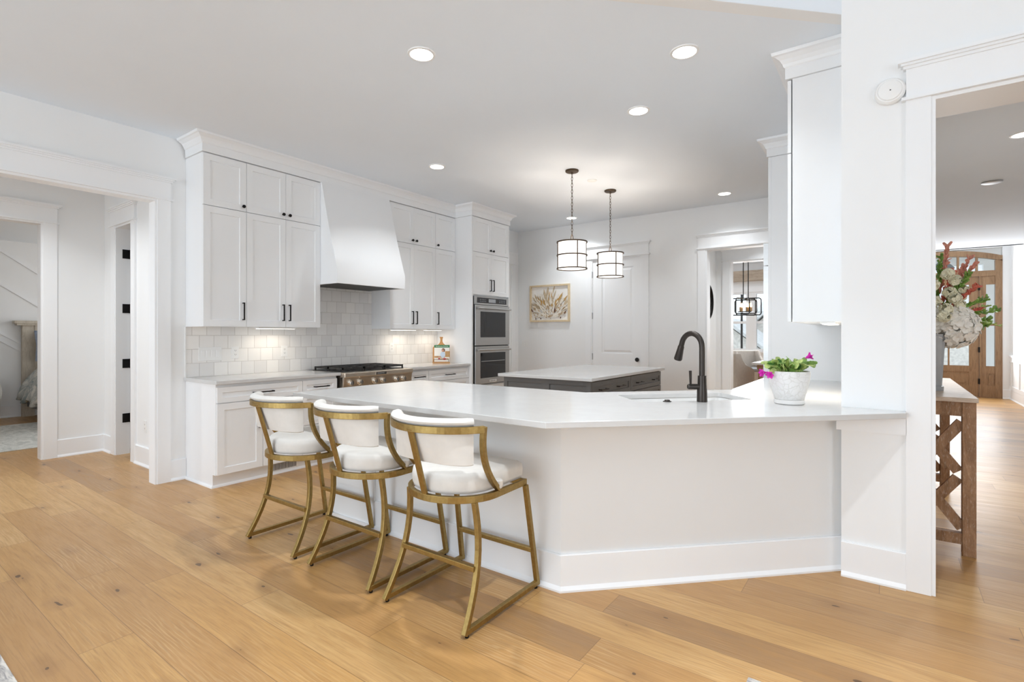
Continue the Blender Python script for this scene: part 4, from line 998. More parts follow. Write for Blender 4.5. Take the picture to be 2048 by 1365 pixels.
# ---------------------------------------------------------------- ceiling fixtures
def downlight(x, y, z, label, power=14.5, r=0.082, spread=120):
    t = thing('recessed_light', label, 'ceiling light', (x, y, z), 0, 'recessed ceiling lights')
    m = MB(); m.lathe([(r + .006, -0.0005), (r + .004, -0.006), (r - .010, -0.008), (r - .012, -0.001)], (0, 0, 0), 32, False, False); m.build('trim_ring', 'white_plastic', t, True)
    m = MB(); m.lathe([(r - .011, -0.0035), (r - .02, -0.006), (0.002, -0.007)], (0, 0, 0), 32, True, True); m.build('lens', 'lamp_lens', t, True)
    area_light('downlight_lamp', (0, 0, -0.015), (0, 0, 0), 0.14, 0.14, power, (0.92, 0.965, 1.0), 'DISK', spread, t)
    return t
def at_ceiling(u, v, z=C):
    a = (u - 1024) / F_PX; b = (HZ - v) / F_PX; k = (z - CAMH) / b
    return ((-math.sin(YAW) + math.cos(YAW) * a) * k, (math.cos(YAW) + math.sin(YAW) * a) * k)
for u, v, pw, lb in ((843, 108, 8.5, 'bright recessed ceiling light above the stools'), (1369, 103, 3, 'bright recessed ceiling light above the sink, nearest the pillar'),
                 (1277, 221, 5, 'recessed ceiling light between the sink and the island'), (874, 333, 5, 'recessed ceiling light in front of the range hood'),
                 (1143, 436, 5, 'recessed ceiling light near the pantry door, behind the first pendant chain'), (1449, 387, 3.5, 'recessed ceiling light near the dining opening')):
    x, y = at_ceiling(u, v); downlight(x, y, C, lb, pw)
x, y = at_ceiling(2047, 268, 3.0); downlight(x, y, 3.0, 'recessed ceiling light in the gray foyer ceiling', 11)
for x, y, z, lb, pw in ((-4.1, 0.3, 4.30, 'added unseen fill lamp over the living room walkway', 18), (-1.4, 0.3, 4.30, 'added unseen fill lamp in the living room behind the stools', 1), (-0.1, 1.1, 4.30, 'added unseen fill lamp in the living room before the foyer opening', 15),  # living room lamps are unseen, added to brighten the floor and its bounce
                          (-6.3, 1.0, C, 'added unseen fill lamp in the hall outside the bedroom', 9), (1.0, 13.9, 4.0, 'added unseen fill lamp in the foyer nearest the front door', 3), (-1.2, 8.2, 3.1, 'recessed passage ceiling light', 11)):  # hall and foyer lamps are unseen, added to brighten those rooms
    downlight(x, y, z, lb, pw, spread=80 if z > 4 else 120)
x, y = at_ceiling(1184, 361); m = MB(); m.o = Vector((x, y, C)); m.lathe([(0.055, C - .001), (0.055, C - .006), (0.05, C - .009), (0.005, C - .010)], (x, y, 0), 24)
tag(m.build('sprinkler_cover', 'white_plastic', None, True), 'small round white cover on the ceiling between the two pendants', 'sprinkler')
x, y = at_ceiling(1984, 364, 3.0); m = MB(); m.o = Vector((x, y, 3.0)); m.lathe([(0.09, 2.999), (0.09, 2.990), (0.08, 2.986), (0.005, 2.985)], (x, y, 0), 24)
tag(m.build('sprinkler_cover', 'galvanised', None, True), 'small round cover on the gray foyer ceiling', 'sprinkler')

def pendant(x, y, label, ztop=2.335, h=0.30, r=0.163):
    t = thing('pendant_lamp', label, 'pendant lamp', (x, y, C), 0, 'drum pendants over the island')
    zt = ztop - C; zb = zt - h
    m = MB(); m.lathe([(0.072, -0.001), (0.072, -0.014), (0.066, -0.020), (0.012, -0.022), (0.010, -0.04)], (0, 0, 0), 28); m.build('canopy', 'pendant_bronze', t, True)
    z0, z1 = -0.04, zt + 0.075; n = int((z0 - z1) / 0.033); step = (z0 - z1) / n
    m = MB()
    for k in range(n):
        zc = z0 - step * (k + .5); pts = []
        for q in range(12):
            a = 2 * math.pi * q / 12; w_, h_ = 0.0085 * math.cos(a), (step / 2 + 0.004) * math.sin(a)
            pts.append((w_, 0, zc + h_) if k % 2 else (0, w_, zc + h_))
        m.tube(pts, 0.0026, 5, True)
    m.build('chain', 'pendant_bronze', t, True)
    m = MB(); pts = []
    for q in range(17):
        a = math.pi * 2 * q / 16; pts.append((0.013 * math.sin(a) * (1 - .35 * math.cos(a)), 0, zt + 0.042 + 0.034 * math.cos(a)))
    m.tube(pts[:-1], 0.004, 6, True); m.tube([(0, 0, zt + .012), (0, 0, zt - .03)], 0.008, 8); m.build('loop', 'pendant_bronze', t, True)
    m = MB()
    for z in (zt - .006, (zt + zb) / 2, zb + .006):
        m.bar([(r * math.cos(2 * math.pi * q / 40), r * math.sin(2 * math.pi * q / 40), z) for q in range(40)], 0.008, 0.012, (0, 0, 1), True)
    for q in range(4):
        a = math.radians(14 + 90 * q + 36); m.tube([(r * math.cos(a), r * math.sin(a), zb), (r * math.cos(a), r * math.sin(a), zt)], 0.0055, 6)
        m.tube([(r * math.cos(a), r * math.sin(a), zt - .004), (0, 0, zt - .004)], 0.004, 6)
    m.build('cage', 'pendant_bronze', t)
    m = MB(); rs = r - 0.014
    m.lathe([(rs, zb + .008), (rs, zt - .012), (rs - .003, zt - .012), (rs - .003, zb + .008)], (0, 0, 0), 40, False, False); m.build('shade', 'pendant_shade', t, True)
    m = MB(); m.lathe([(rs - .004, zb + .012), (rs - .004, zb + .016), (0.004, zb + .016)], (0, 0, 0), 40); m.build('diffuser', 'pendant_diffuser', t, True)
    l = bpy.data.lights.new('pendant_bulb', 'POINT'); l.energy = 7; l.color = (1, 0.86, 0.72); l.shadow_soft_size = 0.025
    lo = bpy.data.objects.new('pendant_bulb', l); COL.objects.link(lo); lo.parent = t; lo.location = (0, 0, zt - .11)
    return t
x, y = at_ceiling(1144, 341); pendant(x, y, 'caged drum pendant lamp hanging nearer the sink')
x, y = at_ceiling(1220.5, 381); pendant(x, y, 'caged drum pendant lamp hanging farther, nearer the pantry door')

# ---------------------------------------------------------------- plates and wall devices
def plate(F, u, v, gangs, kind, label, w=0.0, cat='switch', name='switch_plate', group=None, h=0.118):
    W_ = 0.070 + 0.0455 * (gangs - 1)
    p = F.p(u, v, w); t = thing(name, label, cat, p, 0, group)
    m = MB(t); m.fbox(F, u - W_ / 2, u + W_ / 2, v - h / 2, v + h / 2, w, w + 0.005); m.build('cover_plate', 'white_plastic', t, bevel=0.0015)
    for g in range(gangs):
        c = u + (g - (gangs - 1) / 2) * 0.0455
        if kind == 'rocker':
            m = MB(t); m.fbox(F, c - .0165, c + .0165, v - .033, v + .033, w + .0045, w + .0062); m.hexa([F.p(c - .015, v - .031, w + .006), F.p(c + .015, v - .031, w + .006), F.p(c + .015, v - .031, w + .0065), F.p(c - .015, v - .031, w + .0065), F.p(c - .015, v + .031, w + .006), F.p(c + .015, v + .031, w + .006), F.p(c + .015, v + .031, w + .0105), F.p(c - .015, v + .031, w + .0105)]); m.build('rocker', 'white_plastic', t)
        else:
            for q in (-.02, .02):
                m = MB(t); m.fbox(F, c - .015, c + .015, v + q - .014, v + q + .014, w + .0045, w + .007); s_ = m.build('socket', 'white_plastic', t)
                m = MB(t); m.fbox(F, c - .008, c - .0055, v + q - .004, v + q + .006, w + .0069, w + .0074); m.fbox(F, c + .0055, c + .008, v + q - .004, v + q + .006, w + .0069, w + .0074); m.fbox(F, c - .002, c + .002, v + q - .010, v + q - .006, w + .0069, w + .0074); m.build('slots', 'dark_slot', s_)
    return t
FT = Fr((W + .012, 0), (0, 1), (1, 0))
plate(FT, 2.305, 1.143, 4, 'rocker', 'white four-gang rocker switch plate on the tiled backsplash', h=0.128)
plate(FT, 2.538, 1.150, 1, 'outlet', 'white outlet on the backsplash beside the four-gang switch', cat='outlet', name='outlet_plate')
plate(FT, 3.055, 1.150, 1, 'outlet', 'white outlet on the backsplash close to the left of the range', cat='outlet', name='outlet_plate')
plate(FT, 4.538, 1.158, 1, 'outlet', 'white outlet on the backsplash right of the range', cat='outlet', name='outlet_plate')
plate(FB, -5.105, 1.162, 2, 'rocker', 'white two-gang switch plate on the far wall beside the oven tower')
plate(Fr((0, 2.05), (1, 0), (0, -1)), -6.06, 0.40, 1, 'outlet', 'white outlet low on the hall wall by the closet', cat='outlet', name='outlet_plate')
plate(Fd, 1.72, 0.415, 2, 'outlet', 'white outlet low on the bedroom wall beside the bed', cat='outlet', name='outlet_plate')
t = thing('smoke_alarm', 'round white alarm on the wall beside the foyer header', 'alarm', (0.008, YP, 2.615))
Mw = Matrix(((1, 0, 0), (0, 0, -1), (0, 1, 0)))
m = MB(t); m.lathe([(0.068, 0.0), (0.068, 0.022), (0.060, 0.032), (0.056, 0.033)], (0.008, YP, 2.615), 36, M=Mw); m.build('base', 'white_plastic', t, True)
m = MB(t); m.lathe([(0.055, 0.032), (0.050, 0.039), (0.03, 0.042), (0.004, 0.043)], (0.008, YP, 2.615), 36, M=Mw); cv = m.build('cover', 'white_plastic', t, True)
m = MB(t); m.lathe([(0.0035, 0.042), (0.0035, 0.0436)], (0.010, YP, 2.613), 10, M=Mw); m.build('indicator', 'dark_slot', cv)
# hall return grille high on the wall
t = thing('wall_vent', 'white slatted return vent high on the hall wall over the bedroom doorway', 'vent', (-7.25, 0.95, 2.98))
Fh = Fr((-7.25, 0), (0, 1), (1, 0)); m = MB(t); m.fbox(Fh, 0.5, 1.40, 2.95, 2.965, 0, .012); m.fbox(Fh, 0.5, 1.40, 3.045, 3.06, 0, .012); m.fbox(Fh, 0.5, .515, 2.965, 3.045, 0, .012); m.fbox(Fh, 1.385, 1.40, 2.965, 3.045, 0, .012); m.build('vent_frame', 'white_plastic', t)
m = MB(t); m.fbox(Fh, 0.515, 1.385, 2.965, 3.045, 0, .002); m.build('vent_opening', 'grout_gap', t)
m = MB(t)
for k in range(5): m.fbox(Fh, 0.515, 1.385, 2.972 + k * .015, 2.977 + k * .015, 0.002, .010)
m.build('slats', 'white_plastic', t)

# ---------------------------------------------------------------- framed dried-flower picture
t = thing('framed_picture', 'framed picture of dried grasses and flowers on the far wall', 'picture', (-4.595, YB, 1.845))
u0, u1, v0, v1 = -4.985, -4.205, 1.535, 2.158; fw = 0.028
m = MB(t); m.fbox(FB, u0, u1, v0, v0 + fw, 0.001, 0.035); m.fbox(FB, u0, u1, v1 - fw, v1, 0.001, 0.035); m.fbox(FB, u0, u0 + fw, v0 + fw, v1 - fw, 0.001, 0.035); m.fbox(FB, u1 - fw, u1, v0 + fw, v1 - fw, 0.001, 0.035); m.build('frame', 'frame_wood', t)
m = MB(t); m.fbox(FB, u0 + fw, u1 - fw, v0 + fw, v1 - fw, 0.001, 0.010); pp = m.build('backing', 'paper', t)
rnd = random.Random(7)
cu, cv_ = (u0 + u1) / 2, v0 + 0.06
def leafs(mat, items, nm, wofs):
    m = MB(t)
    for (a, b, ang, L, wd) in items:
        dx, dy = math.sin(ang), math.cos(ang); px, py = dy, -dx
        pts = []
        for q in (0, .25, .5, .75, 1): pts.append((a + dx * L * q + px * wd * math.sin(math.pi * min(.98, q + .04)), b + dy * L * q + py * wd * math.sin(math.pi * min(.98, q + .04))))
        for q in (.75, .5, .25): pts.append((a + dx * L * q - px * wd * math.sin(math.pi * q), b + dy * L * q - py * wd * math.sin(math.pi * q)))
        pts = [(min(max(x, u0 + fw + .004), u1 - fw - .004), min(max(y, v0 + fw + .004), v1 - fw - .004)) for x, y in pts]
        w = wofs + rnd.random() * .004
        m.extr([FB.p(x, y, w) for x, y in pts], (0, -0.0006, 0))
    return m.build(nm, mat, pp)
def fan(n, r0, r1, L0, L1, w0, w1, amax=1.15):
    out_ = []
    for k in range(n):
        a = rnd.uniform(-amax, amax); r = rnd.uniform(r0, r1); out_.append((cu + math.sin(a) * r * 1.2, cv_ + math.cos(a) * r, a + rnd.uniform(-.25, .25), rnd.uniform(L0, L1), rnd.uniform(w0, w1)))
    return out_
leafs('grass_tan', [(cu - .05, 1.80, -.22, .30, .035), (cu + .03, 1.72, .1, .26, .04), (cu + .12, 1.75, .5, .28, .03), (cu + .27, 1.70, .25, .22, .03), (cu - .24, 1.84, -.3, .16, .02)] + fan(34, .15, .42, .10, .24, .010, .026), 'pressed_grasses', .0105)
leafs('grass_ochre', [(cu + .10, 1.80, .62, .28, .016), (cu - .15, 1.82, -.18, .18, .018), (cu - .13, 1.76, -.62, .26, .012)] + fan(22, .10, .36, .08, .20, .005, .012), 'ochre_stalks', .0155)
leafs('dry_cream', fan(150, .02, .36, .05, .12, .008, .018, 1.35), 'pale_leaves', .0200)
leafs('stem_tan', fan(80, .0, .30, .02, .05, .004, .009, 1.5), 'small_buds', .0235)
leafs('dry_brown', [(cu - .32, 1.70, -.55, .08, .010), (cu + .285, 1.655, .6, .085, .009), (cu + .105, 1.675, .08, .11, .013), (cu - .27, 1.575, .2, .03, .010), (cu - .16, 1.575, -.2, .035, .011), (cu + .22, 1.585, .1, .03, .011)], 'dark_seed_heads', .0270)

# ---------------------------------------------------------------- recipe board with cookbook
rz = math.radians(43)      # faces the camera corner of the room
t = thing('recipe_stand', 'paddle-shaped wooden cutting-board stand leaning in the backsplash corner', 'cookbook stand', (-4.955, 5.17, CT), rz)
def board_outline():
    pts = [(-.118, 0), (.118, 0), (.118, .205)]
    for k in range(1, 5): a = math.pi / 2 * k / 5; pts.append((.118 - .03 * (1 - math.cos(a)), .205 + .028 * math.sin(a)))
    pts += [(.05, .252), (.026, .275), (.016, .300), (.016, .330), (.025, .362), (-.025, .362), (-.016, .330), (-.016, .300), (-.026, .275), (-.05, .252)]
    for k in range(4, 0, -1): a = math.pi / 2 * k / 5; pts.append((-.118 + .03 * (1 - math.cos(a)), .205 + .028 * math.sin(a)))
    pts.append((-.118, .205)); return pts
m = MB(); m.extr([(x, 0.030 + z * .16, z) for x, z in board_outline()], (0, 0.016, 0)); m.build('board', 'board_wood', t, bevel=0.003)
m = MB(); m.box(-.118, .118, -.030, .032, 0.0, 0.014); m.box(-.118, .118, -.036, -.024, 0, 0.022); m.build('ledge', 'board_wood', t)
m = MB(); m.box(-.02, .02, .055, .115, 0, .01); m.extr([(-.02, .115, 0), (.02, .115, 0), (.02, .075, .26), (-.02, .075, .26)], (0, .01, 0)); m.build('prop', 'board_wood', t)
m = MB(); m.tube([(-.10, -.026, .055), (.10, -.026, .055)], 0.003, 6); m.tube([(-.10, -.026, .015), (-.10, -.026, .056)], 0.003, 6); m.tube([(.10, -.026, .015), (.10, -.026, .056)], 0.003, 6); m.build('page_holder', 'black_metal', t)
bk = thing('cookbook', 'cookbook with a green title band propped on the wooden stand', 'book', (-4.955, 5.17, CT), rz)
sh = 0.16
Mb = Matrix(((1, 0, 0, 0), (0, 0, -1, 0), (0, 1, 0, 0), (0, 0, 0, 1)))
def bx(m, x0, x1, z0, z1, d0, d1):
    """slab lying on the leaning cover plane: d = distance in front of the board"""
    q = []
    for (x, z, d) in ((x0, z0, d0), (x1, z0, d0), (x1, z0, d1), (x0, z0, d1), (x0, z1, d0), (x1, z1, d0), (x1, z1, d1), (x0, z1, d1)): q.append((x, .0265 + z * sh - d, z))
    m.hexa(q)
m = MB(); bx(m, -.092, .112, .0150, .246, .0, .022); m.build('pages', 'paper', bk)
m = MB(); bx(m, -.096, .114, .0145, .250, .022, .0235); cvr = m.build('front_cover', 'paper', bk)
m = MB(); bx(m, -.096, .114, .214, .2505, .0235, .0243); m.build('title_band', 'cover_green', cvr)
m = MB(); bx(m, .052, .114, .085, .165, .0235, .0240); m.build('photo_backdrop', 'cover_tan', cvr)
m = MB(); bx(m, -.094, .05, .075, .10, .0235, .0240); bx(m, -.02, .10, .05, .066, .0235, .0241); m.build('photo_table', 'cover_tan', cvr)
def disc(m, x, z, rx, rz_, d0, d1, n=16):
    a = [(x + rx * math.cos(2 * math.pi * k / n), z + rz_ * math.sin(2 * math.pi * k / n)) for k in range(n)]
    m.extr([(p, .0265 + q * sh - d0, q) for p, q in a], (0, -(d1 - d0), 0))
m = MB(); disc(m, .028, .178, .024, .028, .0235, .0246); m.build('photo_hair', 'hair_print', cvr)
m = MB(); disc(m, .020, .172, .014, .019, .0246, .0252); disc(m, -.025, .092, .02, .008, .0248, .0256); m.build('photo_face', 'skin_print', cvr)
m = MB(); disc(m, .020, .118, .034, .042, .0240, .0250); m.build('photo_shirt', 'cover_blue', cvr)
m = MB(); disc(m, .045, .058, .024, .012, .0245, .0256); disc(m, -.03, .062, .014, .010, .0245, .0256); m.build('photo_vegetables', 'cover_red', cvr)
m = MB(); bx(m, -.094, .112, .016, .046, .0235, .0243); m.build('photo_border', 'paper', cvr)
Mt = Matrix.Translation((0.009, .0265 + .232 * sh - .0246, .232)) @ Matrix.Rotation(math.radians(90) - math.atan(sh), 4, 'X')
text('title_lettering', 'Farmhouse Kitchen', 0.024, 'paper', cvr, Mt, 0.0003, sx=0.92)

# ---------------------------------------------------------------- potted cactus on the peninsula
t = thing('flower_pot', 'white textured ceramic pot holding the flowering cactus on the worktop', 'plant pot', (-0.464, 3.375, CT))
def crackle(name):
    m, nt, b = newmat(name)
    v = coords(nt)
    vo = N(nt, 'ShaderNodeTexVoronoi', feature='DISTANCE_TO_EDGE'); vo.inputs['Scale'].default_value = 34; vo.inputs['Randomness'].default_value = 1
    nz = N(nt, 'ShaderNodeTexNoise'); nz.inputs['Scale'].default_value = 14; nt.links.new(v, nz.inputs['Vector'])
    ad = N(nt, 'ShaderNodeVectorMath', operation='MULTIPLY_ADD'); ad.inputs[1].default_value = (.08, .08, .08); nt.links.new(nz.outputs['Color'], ad.inputs[0]); nt.links.new(v, ad.inputs[2]); nt.links.new(ad.outputs[0], vo.inputs['Vector'])
    h = ramp(nt, vo.outputs['Distance'], [(0.0, (0, 0, 0)), (0.06, (1, 1, 1))])
    c = mixc(nt, h, (0.72, 0.70, 0.67), (0.80, 0.79, 0.775)); nt.links.new(c, b.inputs['Base Color'])
    b.inputs['Roughness'].default_value = 0.5; bump(nt, b, h, 0.45, 0.003)
crackle('crackle_glaze')
m = MB(); m.lathe([(0.070, 0.022), (0.078, 0.03), (0.092, 0.08), (0.104, 0.13), (0.109, 0.165), (0.109, 0.185), (0.106, 0.190), (0.102, 0.188), (0.100, 0.16)], (0, 0, 0), 44, True, False); m.build('pot', 'crackle_glaze', t, True, angle=50)
m = MB(); m.lathe([(0.074, 0), (0.080, 0.004), (0.080, 0.024), (0.076, 0.026), (0.072, 0.012)], (0, 0, 0), 40, True, True); m.build('saucer', 'pot_glaze', t, True)
m = MB(); m.lathe([(0.1005, 0.158), (0.1, 0.168), (0.05, 0.172), (0.004, 0.172)], (0, 0, 0), 24); m.build('soil', 'soil', t, True)
pl = thing('christmas_cactus', 'green segmented cactus with magenta blooms growing in the white pot', 'plant', (-0.464, 3.375, CT + .171))
rnd = random.Random(11)
def seg(m, p, d, L, wd, nrm):
    """one flat toothed stem segment from p along d"""
    d = d.normalized(); sd = d.cross(nrm).normalized(); nn = sd.cross(d).normalized()
    prof = ((0, .22), (.12, .55), (.28, .82), (.34, 1.0), (.46, .84), (.62, .95), (.68, .78), (.86, .80), (.92, .62), (1.0, .36))
    top = [p + d * L * q + sd * wd * w_ for q, w_ in prof] + [p + d * L * q - sd * wd * w_ for q, w_ in reversed(prof)]
    n_ = len(top); th = 0.0016
    a = [m.v(v_ + nn * th) for v_ in top]; b = [m.v(v_ - nn * th) for v_ in top]
    k = len(prof)
    for i in range(k - 1):
        m.bm.faces.new((a[i], a[i + 1], a[n_ - 2 - i], a[n_ - 1 - i])); m.bm.faces.new((b[i], b[n_ - 1 - i], b[n_ - 2 - i], b[i + 1]))
    for i in range(n_): m.bm.faces.new((a[i], b[i], b[(i + 1) % n_], a[(i + 1) % n_]))
    return p + d * L
CR = Vector((math.cos(YAW), math.sin(YAW), 0)); CF = Vector((-math.sin(YAW), math.cos(YAW), 0)); UP = Vector((0, 0, 1))
groups = {'leaf_green': MB(), 'leaf_pale': MB(), 'leaf_dark': MB()}
tips = []
for k in range(64):
    az = rnd.uniform(0, 2 * math.pi); r0 = rnd.uniform(.0, .055)
    p = Vector((math.cos(az) * r0, math.sin(az) * r0, -0.004))
    lean = rnd.uniform(.2, 1.0); d = Vector((math.cos(az) * lean, math.sin(az) * lean, 1.0)).normalized()
    mt = rnd.choice(['leaf_green', 'leaf_green', 'leaf_pale', 'leaf_dark'])
    nseg = 2 if lean > .7 else rnd.choice((2, 2, 3)); 
    for s_ in range(nseg):
        L = rnd.uniform(.042, .055); nr = Vector((rnd.uniform(-1, 1), rnd.uniform(-1, 1), rnd.uniform(.2, 1)))
        p = seg(groups[mt if s_ < nseg - 1 else rnd.choice(['leaf_green', 'leaf_pale', mt])], p, d, L, rnd.uniform(.014, .019), nr)
        d = (d + Vector((math.cos(az), math.sin(az), 0)) * .35 + Vector((0, 0, -.30 - .28 * s_)) + Vector((rnd.uniform(-.2, .2), rnd.uniform(-.2, .2), 0))).normalized()
for path, mt in (([(-.03, 0, 0), (-.075, 0, .050), (-.125, 0, .060), (-.155, 0, .040)], 'leaf_pale'), ([(.03, 0, .0), (.07, 0, .06), (.105, 0, .065), (.135, 0, .045)], 'leaf_green'),
                 ([(.02, 0, 0), (.045, 0, .055), (.08, 0, .095)], 'leaf_green'), ([(-.03, 0, 0), (-.06, 0, .06), (-.085, 0, .085)], 'leaf_dark'), ([(-.05, 0, .01), (-.09, .0, .03), (-.125, 0, .012)], 'leaf_pale')):
    P = [CR * a + CF * (b - .03) + UP * c for a, b, c in path]
    for a, b in zip(P, P[1:]): seg(groups[mt], a, b - a, (b - a).length, .016, -CF + UP * .4)
groups['leaf_green'].build('stem_segments', 'leaf_green', pl); groups['leaf_pale'].build('young_segments', 'leaf_pale', pl); groups['leaf_dark'].build('old_segments', 'leaf_dark', pl)
def bloom(base, d, nm):
    m = MB(); base = Vector(base); d = Vector(d).normalized()
    for tier in range(3):
        for k in range(6):
            a = 2 * math.pi * k / 6 + tier * .5; s1 = d.cross(UP).normalized(); s2 = d.cross(s1).normalized()
            o_ = s1 * math.cos(a) + s2 * math.sin(a)
            p0 = base + d * (.010 * tier); dd = (d * (1.0 - .25 * tier) + o_ * (.45 + .35 * tier)).normalized()
            seg(m, p0, dd, .026, .0065, o_ + d * .2)
    m.tube([base - d * .006, base + d * .042], [0.004, 0.002], 6)
    return m.build(nm, 'magenta_petal', pl)
bloom(CR * .080 - CF * .03 + UP * .095, CR * .9 + UP * .45 - CF * .3, 'bloom')
bloom(CR * -.150 - CF * .03 + UP * .012, CR * -1.0 + UP * -.1 - CF * .2, 'bloom')
bloom(CR * -.120 - CF * .035 + UP * .010, CR * -.6 + UP * -.35 - CF * .5, 'bloom')

# ---------------------------------------------------------------- round mirror in the passage
t = thing('round_mirror', 'round black-rimmed mirror on the passage wall, glimpsed edge-on', 'mirror', (-2.30, 8.32, 1.835))
Mx = Matrix(((0, 0, 1), (1, 0, 0), (0, 1, 0)))
m = MB(t); m.lathe([(0.255, 0.001), (0.272, 0.001), (0.272, 0.045), (0.258, 0.045), (0.255, 0.02)], (-2.30, 8.32, 1.835), 48, False, False, M=Mx); m.build('rim', 'black_metal', t, True)
m = MB(t); m.lathe([(0.257, 0.002), (0.257, 0.02), (0.004, 0.02)], (-2.30, 8.32, 1.835), 48, M=Mx); m.build('mirror_glass', 'chrome', t, True)

# ---------------------------------------------------------------- dining room
t = thing('dining_table', 'pale-topped dining table by the dining room windows', 'table', (-1.72, 11.95, 0))
m = MB(t); m.box(-2.18, -1.25, 11.05, 12.85, 0.72, 0.765); m.build('tabletop', 'quartz', t, bevel=0.004)
m = MB(t); m.box(-2.10, -1.33, 11.15, 12.75, 0.63, 0.72); m.build('apron', 'console_wood', t)
for x in (-2.04, -1.39):
    for y in (11.25, 12.65): m = MB(t); m.box(x - .05, x + .05, y - .05, y + .05, 0, 0.63); m.build('leg', 'console_wood', t)
def host_chair(label, loc, rz):
    t = thing('dining_chair', label, 'chair', loc, rz, 'upholstered dining chairs')
    m = MB(); m.box(-.30, .30, -.26, .30, .20, .46); m.build('seat_base', 'dining_fabric', t, bevel=0.02)
    m = MB(); m.box(-.235, .235, -.20, .31, .46, .53); m.build('seat_cushion', 'gray_fabric', t, bevel=0.025)
    m = MB(); m.extr([(-.30, -.22, .16), (-.30, -.36, .16), (-.30, -.42, .93), (-.30, -.32, .93)], (.60, 0, 0)); m.build('backrest', 'dining_fabric', t, bevel=0.025)
    for s in (-1, 1):
        x = -.31 if s < 0 else .25
        m = MB(); pts = [(x, -.38, .93), (x, -.20, .93), (x, -.12, .80), (x, -.02, .70), (x, .22, .62), (x, .30, .56), (x, .30, .17), (x, -.34, .17)]; m.extr(pts, (.06, 0, 0)); m.build('arm', 'dining_fabric', t, bevel=0.015)
        for y in (-.28, .24): m = MB(); m.box(s * .25 - .025, s * .25 + .025, y - .025, y + .025, 0, .20); m.build('leg', 'black_metal', t)
host_chair('beige upholstered dining chair with its back toward the kitchen', (-2.66, 11.62, 0), math.radians(-20))
host_chair('beige upholstered dining chair at the far window side of the table', (-2.62, 13.30, 0), math.radians(-140))
t = thing('chandelier', 'black open-frame chandelier with candle bulbs over the dining table', 'chandelier', (-2.40, 11.6, 3.1))
zc = 1.90 - 3.1
m = MB(); m.lathe([(0.07, 0), (0.07, -.02), (.01, -.025)], (0, 0, 0), 20); m.build('canopy', 'black_metal', t)
for s in (-.045, .045):
    m = MB(); m.tube([CR * s * 1.15 + UP * -.02, CR * s * 1.15 + UP * (zc + .16)], 0.009, 8); m.build('rod', 'black_metal', t)
def rect_ring(m, a, c, half, hh, rad=.05):
    """rounded rectangle outline in the plane spanned by a (horizontal) and up"""
    pts = []
    for sx_, sz_, a0 in ((1, 1, 0), (-1, 1, 90), (-1, -1, 180), (1, -1, 270)):
        for k in range(5):
            an = math.radians(a0 + 22.5 * k); pts.append(c + a * (sx_ * (half - rad) + rad * math.cos(an)) + UP * (sz_ * (hh - rad) + rad * math.sin(an)))
    m.tube(pts, 0.011, 6, True)
for an, half, hh in ((12, .29, .175), (62, .29, .175), (20, .21, .14), (118, .24, .155)):
    a = Vector((math.cos(math.radians(an)), math.sin(math.radians(an)), 0)); m = MB(); rect_ring(m, a, UP * zc, half, hh); m.build('frame', 'black_metal', t)
m = MB(); m.box(-.13, .13, -.13, .13, zc - .115, zc - .10); m.build('candle_plate', 'black_metal', t)
for x in (-.09, .03, .09):
    for y in (-.07, .07):
        m = MB(); m.tube([(x, y, zc - .10), (x, y, zc - .01)], .018, 10); cd = m.build('candle_sleeve', 'stem_tan', t)
        m = MB(); m.tube([(x, y, zc - .01), (x, y, zc + .02), (x, y, zc + .05), (x, y, zc + .085)], [.008, .016, .012, .003], 10); m.build('bulb', 'candle_bulb', cd, True)

# ---------------------------------------------------------------- foyer console with vase and flowers
t = thing('console_table', 'rustic oak console table with lattice ends, behind the white pillar in the foyer', 'console table', (0.24, 4.95, 0), math.radians(0))
x0, x1, y0, y1 = 0.062, 0.425, 4.10, 5.80
m = MB(t); m.box(x0 - .012, x1 + .008, y0 - .02, y1 + .02, 0.925, 0.952); m.build('tabletop', 'console_top_wood', t, bevel=0.003)
m = MB(t); m.box(x0 + .01, x1 - .03, y0 + .01, y1 - .01, 0.845, 0.925); m.build('apron', 'console_wood', t)
for x in (x0, x1 - .064):
    for y in (y0, y1 - .07): m = MB(t); m.box(x, x + .064, y, y + .07, 0, 0.925); m.build('leg', 'console_wood', t, bevel=0.003)
for y in (y0 + .012, y1 - .062):
    for za, zb_ in ((0.065, 0.13), (0.838, 0.924)): m = MB(t); m.box(x0 + .064, x1 - .064, y, y + .05, za, zb_); m.build('rail', 'console_wood', t)
    m = MB(t); xa, xb = x0 + .064, x1 - .064; xm = (xa + xb) / 2; w_ = 0.028
    for kk, (px, pz, qx, qz) in enumerate(((xb, .80, xm - .10, .50), (xb, .16, xm - .10, .46), (xa, .80, xm + .10, .50), (xa, .16, xm + .10, .46))):
        dx, dz = qx - px, qz - pz; L = math.hypot(dx, dz); nx, nz = -dz / L * w_, dx / L * w_
        yk = y + .008 + .0015 * kk; m.extr([(px - nx, yk, pz - nz), (qx - nx, yk, qz - nz), (qx + nx, yk, qz + nz), (px + nx, yk, pz + nz)], (0, .03, 0))
    m.build('end_lattice', 'console_wood', t)
m = MB(t); xs = x0 + .03
